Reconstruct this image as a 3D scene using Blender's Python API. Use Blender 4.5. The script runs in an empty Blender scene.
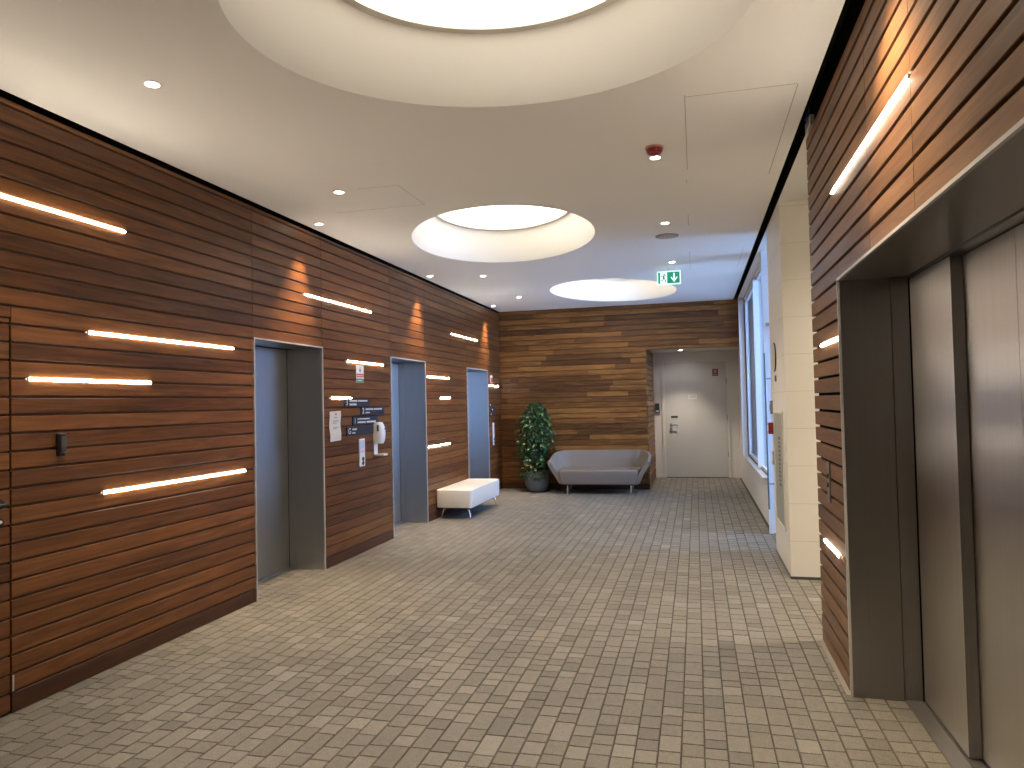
import bpy, bmesh, math, random
from mathutils import Vector, Matrix

random.seed(7)
C = bpy.context.scene.collection
PI = math.pi

# ------------------------------------------------------------------ dimensions (metres)
H = 3.142            # ceiling
XL = -3.37           # face of the left boarded wall
XR = 0.717           # face of the right boarded wall
XP = 0.725           # face of the white pillar
XW = 0.796           # face of the window wall
YB = 12.418          # boarded end wall
YD = 14.39           # end wall of the door recess
YS = -4.0            # wall behind the photographer
YE = 4.82            # end of the right boarded wall
HR = 2.37            # head of the door recess
CR = 0.648           # right edge of the ceiling
CL = -3.352          # left edge of the ceiling

# ------------------------------------------------------------------ materials
def new_mat(name):
    m = bpy.data.materials.new(name); m.use_nodes = True
    nt = m.node_tree; b = nt.nodes['Principled BSDF']
    return m, nt, b

def plain(name, col, rough=0.5, metal=0.0, bump=0.0, scale=60, spec=0.5, var=0.0):
    m, nt, b = new_mat(name)
    b.inputs['Base Color'].default_value = (*col, 1)
    b.inputs['Roughness'].default_value = rough
    b.inputs['Metallic'].default_value = metal
    b.inputs['Specular IOR Level'].default_value = spec
    if bump or var:
        tc = nt.nodes.new('ShaderNodeTexCoord')
        n = nt.nodes.new('ShaderNodeTexNoise'); n.inputs['Scale'].default_value = scale
        n.inputs['Detail'].default_value = 4
        nt.links.new(tc.outputs['Object'], n.inputs['Vector'])
        if bump:
            bp = nt.nodes.new('ShaderNodeBump'); bp.inputs['Strength'].default_value = bump
            bp.inputs['Distance'].default_value = 0.01
            nt.links.new(n.outputs['Fac'], bp.inputs['Height'])
            nt.links.new(bp.outputs['Normal'], b.inputs['Normal'])
        if var:
            mx = nt.nodes.new('ShaderNodeMix'); mx.data_type = 'RGBA'
            mx.inputs['A'].default_value = (*[c * (1 - var) for c in col], 1)
            mx.inputs['B'].default_value = (*[min(1, c * (1 + var)) for c in col], 1)
            nt.links.new(n.outputs['Fac'], mx.inputs['Factor'])
            nt.links.new(mx.outputs['Result'], b.inputs['Base Color'])
    return m

def emit(name, col, strength):
    m, nt, b = new_mat(name)
    b.inputs['Base Color'].default_value = (*col, 1)
    b.inputs['Emission Color'].default_value = (*col, 1)
    b.inputs['Emission Strength'].default_value = strength
    return m

def wood(name, dark, mid, light, rough=0.36, coat=0.25, tv=0.34, gr=0.55):
    """boards: UV.x runs along the board, attribute 'tone' is random per board"""
    m, nt, b = new_mat(name)
    N, L = nt.nodes.new, nt.links.new
    uv = N('ShaderNodeUVMap'); at = N('ShaderNodeAttribute'); at.attribute_name = 'tone'
    mp = N('ShaderNodeMapping'); mp.inputs['Scale'].default_value = (1.6, 22, 1)
    L(uv.outputs['UV'], mp.inputs['Vector'])
    n1 = N('ShaderNodeTexNoise'); n1.inputs['Scale'].default_value = 1.0; n1.inputs['Detail'].default_value = 5
    n1.inputs['Distortion'].default_value = 1.6
    L(mp.outputs['Vector'], n1.inputs['Vector'])
    mp2 = N('ShaderNodeMapping'); mp2.inputs['Scale'].default_value = (6, 240, 1)
    L(uv.outputs['UV'], mp2.inputs['Vector'])
    n2 = N('ShaderNodeTexNoise'); n2.inputs['Scale'].default_value = 1.0; n2.inputs['Detail'].default_value = 3
    L(mp2.outputs['Vector'], n2.inputs['Vector'])
    a1 = N('ShaderNodeMath'); a1.operation = 'MULTIPLY_ADD'
    a1.inputs[1].default_value = 0.62 + gr; L(n1.outputs['Fac'], a1.inputs[0])
    a0 = N('ShaderNodeMath'); a0.operation = 'MULTIPLY_ADD'; a0.inputs[1].default_value = tv; a0.inputs[2].default_value = 0.11 - tv / 2 - gr / 2
    L(at.outputs['Fac'], a0.inputs[0]); L(a0.outputs[0], a1.inputs[2])
    a2 = N('ShaderNodeMath'); a2.operation = 'MULTIPLY_ADD'; a2.inputs[1].default_value = 0.18
    L(n2.outputs['Fac'], a2.inputs[0]); L(a1.outputs[0], a2.inputs[2])
    cr = N('ShaderNodeValToRGB')
    e = cr.color_ramp.elements
    e[0].position = 0.12; e[0].color = (*dark, 1)
    e[1].position = 0.95; e[1].color = (*light, 1)
    x = e.new(0.5); x.color = (*mid, 1)
    L(a2.outputs[0], cr.inputs['Fac']); L(cr.outputs['Color'], b.inputs['Base Color'])
    b.inputs['Roughness'].default_value = rough
    b.inputs['Specular IOR Level'].default_value = 0.32
    b.inputs['Coat Weight'].default_value = coat * 0.6
    b.inputs['Coat Roughness'].default_value = 0.28
    bp = N('ShaderNodeBump'); bp.inputs['Strength'].default_value = 0.12; bp.inputs['Distance'].default_value = 0.002
    L(n2.outputs['Fac'], bp.inputs['Height']); L(bp.outputs['Normal'], b.inputs['Normal'])
    return m

def steel(name, col, rough=0.33, aniso=0.75, wav=0.0):
    m, nt, b = new_mat(name)
    N, L = nt.nodes.new, nt.links.new
    b.inputs['Metallic'].default_value = 1.0
    b.inputs['Roughness'].default_value = rough
    b.inputs['Anisotropic'].default_value = aniso
    tg = N('ShaderNodeCombineXYZ'); tg.inputs[0].default_value = 1; tg.inputs[1].default_value = 1; tg.inputs[2].default_value = 0
    L(tg.outputs[0], b.inputs['Tangent'])
    tc = N('ShaderNodeTexCoord'); mp = N('ShaderNodeMapping'); mp.inputs['Scale'].default_value = (160, 160, 1.2)
    L(tc.outputs['Object'], mp.inputs['Vector'])
    n = N('ShaderNodeTexNoise'); n.inputs['Scale'].default_value = 1; n.inputs['Detail'].default_value = 3
    L(mp.outputs['Vector'], n.inputs['Vector'])
    mx = N('ShaderNodeMix'); mx.data_type = 'RGBA'
    mx.inputs['A'].default_value = (*[c * .9 for c in col], 1); mx.inputs['B'].default_value = (*[min(1, c * 1.1) for c in col], 1)
    L(n.outputs['Fac'], mx.inputs['Factor']); L(mx.outputs['Result'], b.inputs['Base Color'])
    if wav:
        mp2 = N('ShaderNodeMapping'); mp2.inputs['Scale'].default_value = (2.2, 2.2, 1.1)
        L(tc.outputs['Object'], mp2.inputs['Vector'])
        n2 = N('ShaderNodeTexNoise'); n2.inputs['Scale'].default_value = 1; n2.inputs['Detail'].default_value = 1
        L(mp2.outputs['Vector'], n2.inputs['Vector'])
        bp = N('ShaderNodeBump'); bp.inputs['Strength'].default_value = wav; bp.inputs['Distance'].default_value = 0.02
        L(n2.outputs['Fac'], bp.inputs['Height']); L(bp.outputs['Normal'], b.inputs['Normal'])
    return m

def sett_mat():
    m, nt, b = new_mat('granite setts')
    N, L = nt.nodes.new, nt.links.new
    tc = N('ShaderNodeTexCoord'); at = N('ShaderNodeAttribute'); at.attribute_name = 'tone'
    n = N('ShaderNodeTexNoise'); n.inputs['Scale'].default_value = 260; n.inputs['Detail'].default_value = 3
    L(tc.outputs['Object'], n.inputs['Vector'])
    n3 = N('ShaderNodeTexNoise'); n3.inputs['Scale'].default_value = 34; n3.inputs['Detail'].default_value = 4
    L(tc.outputs['Object'], n3.inputs['Vector'])
    cr = N('ShaderNodeValToRGB'); e = cr.color_ramp.elements
    e[0].position = 0.0; e[0].color = (0.082, 0.072, 0.059, 1)
    e[1].position = 1.0; e[1].color = (0.36, 0.33, 0.286, 1)
    x = e.new(0.45); x.color = (0.172, 0.156, 0.132, 1)
    a = N('ShaderNodeMath'); a.operation = 'MULTIPLY_ADD'; a.inputs[1].default_value = 1.7
    L(n.outputs['Fac'], a.inputs[0])
    a0 = N('ShaderNodeMath'); a0.operation = 'MULTIPLY_ADD'; a0.inputs[1].default_value = 0.40; a0.inputs[2].default_value = -0.72
    L(at.outputs['Fac'], a0.inputs[0])
    a3 = N('ShaderNodeMath'); a3.operation = 'MULTIPLY_ADD'; a3.inputs[1].default_value = 0.30
    L(n3.outputs['Fac'], a3.inputs[0]); L(a0.outputs[0], a3.inputs[2])
    L(a3.outputs[0], a.inputs[2]); L(a.outputs[0], cr.inputs['Fac'])
    L(cr.outputs['Color'], b.inputs['Base Color'])
    b.inputs['Roughness'].default_value = 0.5
    b.inputs['Specular IOR Level'].default_value = 0.4
    bp = N('ShaderNodeBump'); bp.inputs['Strength'].default_value = 0.35; bp.inputs['Distance'].default_value = 0.003
    L(n3.outputs['Fac'], bp.inputs['Height']); L(bp.outputs['Normal'], b.inputs['Normal'])
    return m

def tile_mat():
    """smooth cream cladding with fine level joints"""
    m, nt, b = new_mat('cream cladding')
    N, L = nt.nodes.new, nt.links.new
    tc = N('ShaderNodeTexCoord'); sp = N('ShaderNodeSeparateXYZ'); L(tc.outputs['Object'], sp.inputs[0])
    d = N('ShaderNodeMath'); d.operation = 'DIVIDE'; d.inputs[1].default_value = 0.31; L(sp.outputs['Z'], d.inputs[0])
    f = N('ShaderNodeMath'); f.operation = 'FRACT'; L(d.outputs[0], f.inputs[0])
    lt = N('ShaderNodeMath'); lt.operation = 'LESS_THAN'; lt.inputs[1].default_value = 0.014; L(f.outputs[0], lt.inputs[0])
    mx = N('ShaderNodeMix'); mx.data_type = 'RGBA'
    mx.inputs['A'].default_value = (0.80, 0.76, 0.68, 1); mx.inputs['B'].default_value = (0.62, 0.57, 0.49, 1)
    L(lt.outputs[0], mx.inputs['Factor']); L(mx.outputs['Result'], b.inputs['Base Color'])
    b.inputs['Roughness'].default_value = 0.45
    return m

def glass_mat(name, tint=(0.9, 0.95, 0.97), rough=0.0):
    m, nt, b = new_mat(name)
    N, L = nt.nodes.new, nt.links.new
    g = N('ShaderNodeBsdfGlossy'); g.inputs['Roughness'].default_value = 0.02
    t = N('ShaderNodeBsdfTransparent'); t.inputs['Color'].default_value = (*tint, 1)
    fr = N('ShaderNodeFresnel'); fr.inputs['IOR'].default_value = 1.5
    mx = N('ShaderNodeMixShader'); L(fr.outputs[0], mx.inputs[0]); L(t.outputs[0], mx.inputs[1]); L(g.outputs[0], mx.inputs[2])
    L(mx.outputs[0], nt.nodes['Material Output'].inputs['Surface'])
    nt.nodes.remove(b)
    return m

def leaf_mat():
    m, nt, b = new_mat('glossy leaf')
    N, L = nt.nodes.new, nt.links.new
    at = N('ShaderNodeAttribute'); at.attribute_name = 'tone'
    cr = N('ShaderNodeValToRGB'); e = cr.color_ramp.elements
    e[0].position = 0; e[0].color = (0.012, 0.038, 0.016, 1)
    e[1].position = 1; e[1].color = (0.42, 0.46, 0.14, 1)
    x = e.new(0.55); x.color = (0.035, 0.105, 0.036, 1)
    x = e.new(0.88); x.color = (0.12, 0.25, 0.075, 1)
    L(at.outputs['Fac'], cr.inputs['Fac']); L(cr.outputs['Color'], b.inputs['Base Color'])
    b.inputs['Roughness'].default_value = 0.38
    return m

M = {}
M['wood'] = wood('walnut boards', (0.056, 0.019, 0.006), (0.142, 0.052, 0.0145), (0.265, 0.104, 0.029), 0.42, 0.1)
M['wood_back'] = wood('end wall boards', (0.06, 0.022, 0.005), (0.155, 0.060, 0.0135), (0.34, 0.146, 0.034), 0.45, 0.08, 0.5)
M['wood_right'] = wood('right wall boards', (0.088, 0.039, 0.017), (0.178, 0.084, 0.037), (0.28, 0.144, 0.068), 0.42, 0.12)
M['wood_base'] = wood('plinth board', (0.04, 0.014, 0.007), (0.075, 0.026, 0.012), (0.12, 0.042, 0.018), 0.45, 0.1)
M['gap'] = plain('shadow gap', (0.085, 0.034, 0.016), 0.7)
M['gap_black'] = plain('black slot lining', (0.004, 0.004, 0.004), 0.95, spec=0.1)
M['white'] = plain('white paint', (0.74, 0.72, 0.68), 0.55)
M['ceiling'] = plain('ceiling plaster', (0.85, 0.825, 0.78), 0.7)
M['dome'] = plain('dome plaster', (0.92, 0.905, 0.87), 0.6)
M['lip'] = plain('dome rim trim', (0.72, 0.69, 0.62), 0.5)
M['ceil_line'] = plain('ceiling joint', (0.40, 0.36, 0.31), 0.7)
M['tile'] = tile_mat()
M['sett'] = sett_mat()
M['mortar'] = plain('sett joints', (0.075, 0.064, 0.051), 0.9)
M['steel'] = steel('brushed steel', (0.45, 0.465, 0.48), 0.36, 0.9)
M['steel_door'] = steel('brushed steel door', (0.76, 0.735, 0.69), 0.31, 1.0, 0.04)
M['steel_frame'] = steel('dark brushed steel', (0.30, 0.29, 0.285), 0.34, 0.6)
M['steel_edge'] = plain('satin steel edge', (0.62, 0.61, 0.60), 0.4, 0.35)
M['chrome'] = plain('chrome', (0.8, 0.8, 0.8), 0.12, 1.0)
M['sill'] = plain('aluminium sill', (0.36, 0.345, 0.33), 0.4, 0.9)
M['frame_blue'] = plain('pale window frame', (0.72, 0.75, 0.80), 0.4)
M['glass'] = glass_mat('clear glass')
M['black'] = plain('black plastic', (0.012, 0.013, 0.015), 0.35)
M['darkgrey'] = plain('dark grey plastic', (0.06, 0.06, 0.065), 0.4)
M['sofa'] = plain('taupe wool fabric', (0.205, 0.172, 0.145), 0.75, bump=0.25, scale=500, var=0.08)
M['bench'] = plain('white leather', (0.80, 0.74, 0.66), 0.38, bump=0.12, scale=120)
M['pot'] = plain('grey stone pot', (0.135, 0.14, 0.15), 0.5, bump=0.2, scale=80)
M['soil'] = plain('soil', (0.03, 0.02, 0.012), 0.95, bump=0.6, scale=60)
M['bark'] = plain('bark', (0.10, 0.065, 0.035), 0.8)
M['leaf'] = leaf_mat()
M['navy'] = plain('navy sign enamel', (0.022, 0.028, 0.05), 0.4)
M['sign_white'] = plain('white lettering', (0.82, 0.84, 0.86), 0.5)
M['paper'] = plain('paper', (0.80, 0.77, 0.76), 0.7)
M['ink'] = plain('grey print', (0.30, 0.30, 0.33), 0.7)
M['red_ink'] = plain('red print', (0.60, 0.07, 0.06), 0.6)
M['green_ink'] = plain('green print', (0.10, 0.28, 0.20), 0.6)
M['white_plastic'] = plain('white plastic', (0.80, 0.80, 0.81), 0.3)
M['red_plastic'] = plain('red plastic', (0.24, 0.02, 0.018), 0.3)
M['panel_grey'] = plain('grey green panel', (0.36, 0.37, 0.33), 0.35)
M['text_brown'] = plain('faint brown print', (0.22, 0.17, 0.15), 0.6)
M['oak'] = plain('beige timber', (0.42, 0.38, 0.32), 0.5)
M['grey_paint'] = plain('door paint', (0.58, 0.58, 0.575), 0.45)
M['led'] = emit('led strip', (1.0, 0.89, 0.73), 40)
M['lens'] = emit('downlight lens', (1.0, 0.84, 0.62), 26)
M['dome_glow'] = emit('dome diffuser', (1.0, 0.94, 0.82), 3.0)  # dome top made to glow in place of a hidden cove light
M['exit_green'] = emit('exit green', (0.004, 0.20, 0.12), 0.7)
M['exit_white'] = emit('exit white', (0.72, 1.0, 0.90), 0.75)
M['ext'] = plain('outside render', (0.22, 0.25, 0.30), 0.8)
M['ext_ground'] = plain('outside paving', (0.72, 0.73, 0.75), 0.8)

# ------------------------------------------------------------------ mesh helpers
def bx(bm, x0, x1, y0, y1, z0, z1, bev=0.0, seg=2):
    v = [bm.verts.new((x, y, z)) for x in (x0, x1) for y in (y0, y1) for z in (z0, z1)]
    fs = [bm.faces.new([v[i] for i in f]) for f in ((0, 1, 3, 2), (4, 6, 7, 5), (0, 4, 5, 1), (2, 3, 7, 6), (0, 2, 6, 4), (1, 5, 7, 3))]
    if bev:
        es = list({e for f in fs for e in f.edges})
        bmesh.ops.bevel(bm, geom=es, offset=bev, segments=seg, affect='EDGES', profile=0.5)
    return bm

def box(*a, bev=0.0, seg=2):
    return bx(bmesh.new(), *a, bev=bev, seg=seg)

def tube(bm, pts, r, n=10, cap=True):
    """round bar through pts; r is one radius or a list"""
    pts = [Vector(p) for p in pts]; rs = r if isinstance(r, (list, tuple)) else [r] * len(pts)
    rings = []; ref = None
    for i, p in enumerate(pts):
        d = ((pts[min(i + 1, len(pts) - 1)] - pts[max(i - 1, 0)])).normalized()
        if ref is None: ref = d.orthogonal().normalized()
        a = (ref - d * ref.dot(d)).normalized(); b = d.cross(a); ref = a
        rings.append([bm.verts.new(p + (a * math.cos(2 * PI * k / n) + b * math.sin(2 * PI * k / n)) * rs[i]) for k in range(n)])
    for i in range(len(rings) - 1):
        for k in range(n):
            bm.faces.new([rings[i][k], rings[i][(k + 1) % n], rings[i + 1][(k + 1) % n], rings[i + 1][k]])
    if cap:
        bm.faces.new(rings[0][::-1]); bm.faces.new(rings[-1])
    return bm

def lathe(bm, prof, c=(0, 0, 0), n=32, axis='z', closed_top=False):
    rings = []
    for r, z in prof:
        ring = []
        for k in range(n):
            a = 2 * PI * k / n
            p = (r * math.cos(a), r * math.sin(a), z)
            if axis == 'x': p = (p[2], p[0], p[1])
            if axis == 'y': p = (p[0], p[2], p[1])
            ring.append(bm.verts.new((c[0] + p[0], c[1] + p[1], c[2] + p[2])))
        rings.append(ring)
    for i in range(len(rings) - 1):
        for k in range(n):
            bm.faces.new([rings[i][k], rings[i][(k + 1) % n], rings[i + 1][(k + 1) % n], rings[i + 1][k]])
    bm.faces.new(rings[0][::-1]); bm.faces.new(rings[-1])
    return bm

def obj(name, bm, mat, parent=None, smooth=False, loc=None):
    bmesh.ops.recalc_face_normals(bm, faces=bm.faces)
    me = bpy.data.meshes.new(name); bm.to_mesh(me); bm.free()
    for m in (mat if isinstance(mat, (list, tuple)) else [mat]): me.materials.append(m)
    if smooth:
        for p in me.polygons: p.use_smooth = True
        try: me.set_sharp_from_angle(angle=math.radians(38))
        except Exception: pass
    o = bpy.data.objects.new(name, me); C.objects.link(o)
    if parent is not None:
        o.parent = parent
        o.matrix_parent_inverse = parent.matrix_world.inverted() if False else Matrix.Translation(-Vector(parent.location))
    if loc is not None: o.location = loc
    return o

def tag(o, label=None, cat=None, group=None, kind=None):
    if label: o['label'] = label
    if cat: o['category'] = cat
    if group: o['group'] = group
    if kind: o['kind'] = kind
    return o

def thing(name, loc, label, cat, group=None, kind=None):
    o = bpy.data.objects.new(name, None); C.objects.link(o); o.location = loc
    o.empty_display_size = 0.1
    return tag(o, label, cat, group, kind)

def struct(name, bm, mat, label=None, cat=None, smooth=False):
    o = obj(name, bm, mat, smooth=smooth)
    return tag(o, label, cat, None, 'structure')

def copy_tree(root, loc, label, rotz=None):
    r = root.copy(); C.objects.link(r); r.location = loc; r['label'] = label
    if rotz is not None: r.rotation_euler = (0, 0, rotz)
    for ch in list(root.children):
        c = ch.copy(); C.objects.link(c); c.parent = r
        for g in ch.children:
            d = g.copy(); C.objects.link(d); d.parent = c
    return r

# ------------------------------------------------------------------ boards
def subtract(iv, a, b):
    out = []
    for s, e in iv:
        if b <= s or a >= e: out.append((s, e)); continue
        if a > s: out.append((s, a))
        if b < e: out.append((b, e))
    return out

def boards(bm, axis, plane, out, s0, s1, z0, z1, pitch, phase, gap, depth, holes=(), joints=(), ch=0.0025, stag=0.0, seed=1):
    """boards along `axis` ('x' or 'y') with their faces in `plane`, facing `out` (+1/-1 on the other axis).
    A groove is centred on phase + k*pitch."""
    rnd = random.Random(seed)
    tone = bm.verts.layers.float.get('tone') or bm.verts.layers.float.new('tone')
    uvl = bm.loops.layers.uv.get('UVMap') or bm.loops.layers.uv.new('UVMap')
    k = math.floor((z0 - phase) / pitch)
    while phase + k * pitch < z1 - 1e-4:
        a = max(z0, phase + k * pitch + gap / 2); b = min(z1, phase + (k + 1) * pitch - gap / 2)
        k += 1
        if b - a < 0.006: continue
        iv = [(s0, s1)]; part = []
        for (h0, h1, hz0, hz1) in holes:
            if hz0 < b - 1e-4 and hz1 > a + 1e-4:
                iv = subtract(iv, h0, h1)
                if hz1 < b - .006: part.append((max(h0, s0), min(h1, s1), hz1, b))
        js = sorted(j + (stag if k % 2 else 0) + (rnd.uniform(-.5, .5) if stag else 0) for j in joints)
        for s, e, a, b in [(s, e, a, b) for s, e in iv] + part:
            cuts = [s] + [j for j in js if s + .12 < j < e - .12] + [e]
            for c0, c1 in zip(cuts, cuts[1:]):
                t = rnd.random(); ou, ov = rnd.uniform(0, 50), rnd.uniform(0, 50)
                c1 -= 0.0006
                pl = plane + out * rnd.uniform(-.0012, .0)
                def P(s_, d_, z_):
                    q = pl - out * d_
                    return (s_, q, z_) if axis == 'x' else (q, s_, z_)
                fr = [bm.verts.new(P(*q)) for q in ((c0 + ch, 0, a + ch), (c1 - ch, 0, a + ch), (c1 - ch, 0, b - ch), (c0 + ch, 0, b - ch))]
                mi = [bm.verts.new(P(*q)) for q in ((c0, ch, a), (c1, ch, a), (c1, ch, b), (c0, ch, b))]
                bk = [bm.verts.new(P(*q)) for q in ((c0, depth, a), (c1, depth, a), (c1, depth, b), (c0, depth, b))]
                for v in fr + mi + bk: v[tone] = t
                fs = [bm.faces.new(fr), bm.faces.new(bk[::-1])]
                for i in range(4):
                    j = (i + 1) % 4
                    fs.append(bm.faces.new([fr[j], fr[i], mi[i], mi[j]]))
                    fs.append(bm.faces.new([mi[j], mi[i], bk[i], bk[j]]))
                for f in fs:
                    for lp in f.loops:
                        co = lp.vert.co
                        lp[uvl].uv = ((co.x if axis == 'x' else co.y) + ou, co.z + ov)
    return bm

def holes_plane(bm, axis, x0, x1, s0, s1, z0, z1, holes):
    """solid slab between x0..x1 thick, along s, with rectangular holes cut out"""
    ss = sorted({s0, s1, *[h for q in holes for h in q[:2] if s0 < h < s1]})
    zs = sorted({z0, z1, *[h for q in holes for h in q[2:] if z0 < h < z1]})
    for a, b in zip(ss, ss[1:]):
        for c, d in zip(zs, zs[1:]):
            mx_, mz_ = (a + b) / 2, (c + d) / 2
            if any(q[0] < mx_ < q[1] and q[2] < mz_ < q[3] for q in holes): continue
            if axis == 'y': bx(bm, x0, x1, a, b, c, d)
            else: bx(bm, a, b, x0, x1, c, d)
    return bm

# ------------------------------------------------------------------ left wall
LIFTS = [(5.015, 6.080), (7.655, 8.725), (10.490, 11.600)]
LH = 2.058
DOORY = (2.00, 2.922); DOORZ = 1.992
holesL = [(a - .012, b + .012, -1, LH + .012) for a, b in LIFTS] + [(DOORY[0] - .004, DOORY[1] + .004, -1, DOORZ + .004)]
bm = bmesh.new()
boards(bm, 'y', XL, 1, YS, YB, 0.103, 3.112, 0.093, 0.103, 0.013, 0.013, holesL,
       joints=(-2.6, -.4, 1.3, 5.0, 6.09, 7.64, 8.74, 10.47), seed=3)
wl = struct('wall_left', bm, M['wood'], 'left wall clad in horizontal reddish-brown boards with lifts set into it', 'wall')
bm = bmesh.new()
holes_plane(bm, 'y', -3.60, XL - .012, YS, YB + .3, 0, 3.112, [(a - .012, b + .012, -1, LH + .012) for a, b in LIFTS] + [(DOORY[0] - .004, DOORY[1] + .004, -1, DOORZ + .004)])
b2 = obj('backing', bm, M['gap'], wl)
bm = bmesh.new()
boards(bm, 'y', XL + .001, 1, YS, YB, 0.0, 0.103 - .004, 0.103, 0.0, 0.001, 0.02, holesL, joints=(), seed=9)
struct('baseboard_left', bm, M['wood_base'], 'plain brown plinth board along the foot of the left wall', 'baseboard')
# solid core behind everything on the left
bm = bmesh.new()
holes_plane(bm, 'y', -4.3, -3.86, YS, YB + .3, 0, 4.0, [])
bx(bm, -3.86, -3.60, YS, YB + .3, 2.3, 4.0)
bx(bm, -3.60, -3.40, YS, YB + .3, 3.13, 4.0)
struct('trim_1', bm, M['gap_black'], 'black recess behind the boards along the top of the left wall', 'trim')

# board-clad door in the left wall
dr = thing('door_1', (XL, 2.46, 0), 'board-clad door hidden in the wooden wall with black lever handle', 'door', kind='structure')
bm = bmesh.new()
boards(bm, 'y', XL - .002, 1, DOORY[0] + .003, DOORY[1] - .003, 0.004, DOORZ - .003, 0.093, 0.103, 0.010, 0.020, (), (), seed=21)
obj('leaf', bm, M['wood'], dr)
bm = box(-3.60, XL - .018, DOORY[0] + .001, DOORY[1] - .001, 0.0, DOORZ - .001); obj('core', bm, M['gap'], dr)
hn = bmesh.new()
lathe(hn, [(.026, 0), (.026, .008), (.011, .009), (.011, .05)], (XL, 2.855, 1.055), 24, 'x')
tube(hn, [(XL + .045, 2.855, 1.055), (XL + .05, 2.835, 1.055), (XL + .05, 2.74, 1.053)], .009, 10)
obj('handle', hn, M['black'], dr, True)
kc = bmesh.new(); lathe(kc, [(.024, 0), (.024, .008), (.018, .010)], (XL, 2.855, .965), 24, 'x')
kk = obj('lock_escutcheon', kc, M['black'], dr, True)
kc = bmesh.new(); lathe(kc, [(.009, .009), (.009, .014)], (XL, 2.855, .967), 16, 'x'); obj('key_cylinder', kc, M['chrome'], kk, True).matrix_parent_inverse = Matrix.Translation(-Vector(dr.location)) if False else Matrix()
# door catch strip beside the leaf
bm = box(XL - .001, XL + .004, 2.926, 2.934, .11, .19, bev=.001); obj('edge_catch', bm, M['steel_edge'], dr)

# ------------------------------------------------------------------ lifts in left wall
def lift_left(n, y0, y1, label):
    r = thing('door_%d' % n, (XL, (y0 + y1) / 2, 0), label, 'lift door', kind='structure')
    t = .011; xd = XL - .365
    # thin bright edge trim around the opening, standing proud of the boards
    bm = bmesh.new()
    bx(bm, XL - .004, XL + .008, y0 - t, y0, 0, LH + t); bx(bm, XL - .004, XL + .008, y1, y1 + t, 0, LH + t)
    bx(bm, XL - .004, XL + .008, y0, y1, LH, LH + t)
    obj('frame', bm, M['steel_edge'], r)
    bm = bmesh.new()
    bx(bm, xd + .07, XL - .004, y0 - t, y0, 0, LH); bx(bm, xd + .07, XL - .004, y1, y1 + t, 0, LH)
    bx(bm, xd + .0, xd + .066, y0 - t, y0 - .002, 0, LH); bx(bm, xd + .0, xd + .066, y1 + .002, y1 + t, 0, LH)
    obj('jamb_lining', bm, M['steel'], r)
    bm = bmesh.new(); bx(bm, xd + .07, XL - .004, y0 - t, y1 + t, LH, LH + t); bx(bm, xd - .02, xd + .066, y0 - t, y1 + t, LH + .004, LH + t)
    obj('head_lining', bm, M['steel'], r)
    ym = (y0 + y1) / 2
    for a, b in ((y0 + .004, ym - .0015), (ym + .0015, y1 - .004)):
        obj('door_panel', box(xd - .03, xd, a, b, .012, LH - .004, bev=.002), M['steel'], r)
    obj('sill', box(xd - .05, xd + .045, y0, y1, 0, .009), M['sill'], r)
    obj('shaft_lining', box(xd - .06, xd - .04, y0 - .1, y1 + .1, 0, LH + .1), M['gap_black'], r)
    return r
lift_left(2, *LIFTS[0], 'steel lift doorway in the left wall, between the long light bars and the dark floor signs')
lift_left(3, *LIFTS[1], 'steel lift doorway in the left wall, between the hand sanitiser dispenser and the white bench')
lift_left(4, *LIFTS[2], 'steel lift doorway behind the white bench, closest to the end wall')

# ------------------------------------------------------------------ right boarded wall with the large lift
RY = (1.72, 3.937); RH = 2.086
holesR = [(RY[0] - .014, RY[1] + .014, -1, RH + .014)]
bm = bmesh.new()
boards(bm, 'y', XR, -1, YS, YE, 0.004, 3.115, 0.0955, 0.083, 0.016, 0.022, holesR,
       joints=(-1.6, .6, 2.62, 3.25), ch=.002, seed=5)
wr = struct('wall_right', bm, M['wood_right'], 'right wall clad in horizontal brown boards around the large lift', 'wall')
bm = bmesh.new()
holes_plane(bm, 'y', XR + .021, .86, YS, YE - .035, 0, H + .6, holesR)
obj('backing', bm, M['gap_black'], wr)
# white back of that wall, seen in the side passage
struct('wall_passage', holes_plane(bmesh.new(), 'y', 1.55, 1.70, YS, YE - .04, 0, H + .6, []), M['white'], 'white rear face of the right boarded wall', 'wall')
struct('wall_return', box(.86, 1.55, YE - .12, YE - .04, 0, H + .6), M['white'], 'white end face of the right boarded wall', 'wall')

r = thing('door_5', (XR, 2.83, 0), 'large brushed steel lift doorway with deep dark surround in the right wall', 'lift door', kind='structure')
bm = bmesh.new(); t = .013
bx(bm, XR - .008, XR + .004, RY[1], RY[1] + t, 0, RH + t); bx(bm, XR - .008, XR + .004, RY[0] - t, RY[0], 0, RH + t); bx(bm, XR - .008, XR + .004, RY[0], RY[1], RH, RH + t)
obj('frame', bm, M['steel_edge'], r)
bm = bmesh.new()
for a, b in ((RY[1], RY[1] + t), (RY[0] - t, RY[0])):
    bx(bm, XR + .004, .952, a, b, 0, RH)
bx(bm, .956, 1.035, RY[1] + .0025, RY[1] + t, 0, RH); bx(bm, .956, 1.035, RY[0] - t, RY[0] - .0025, 0, RH)
obj('jamb_lining', bm, M['steel_frame'], r)
bm = bmesh.new(); bx(bm, XR + .004, .952, RY[0] - t, RY[1] + t, RH, RH + t); bx(bm, .956, 1.03, RY[0] - t, RY[1] + t, RH + .003, RH + t)
bx(bm, 1.034, 1.12, RY[0] - t, RY[1] + t, RH - .005, RH + t)
obj('head_lining', bm, M['steel_frame'], r)
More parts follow.
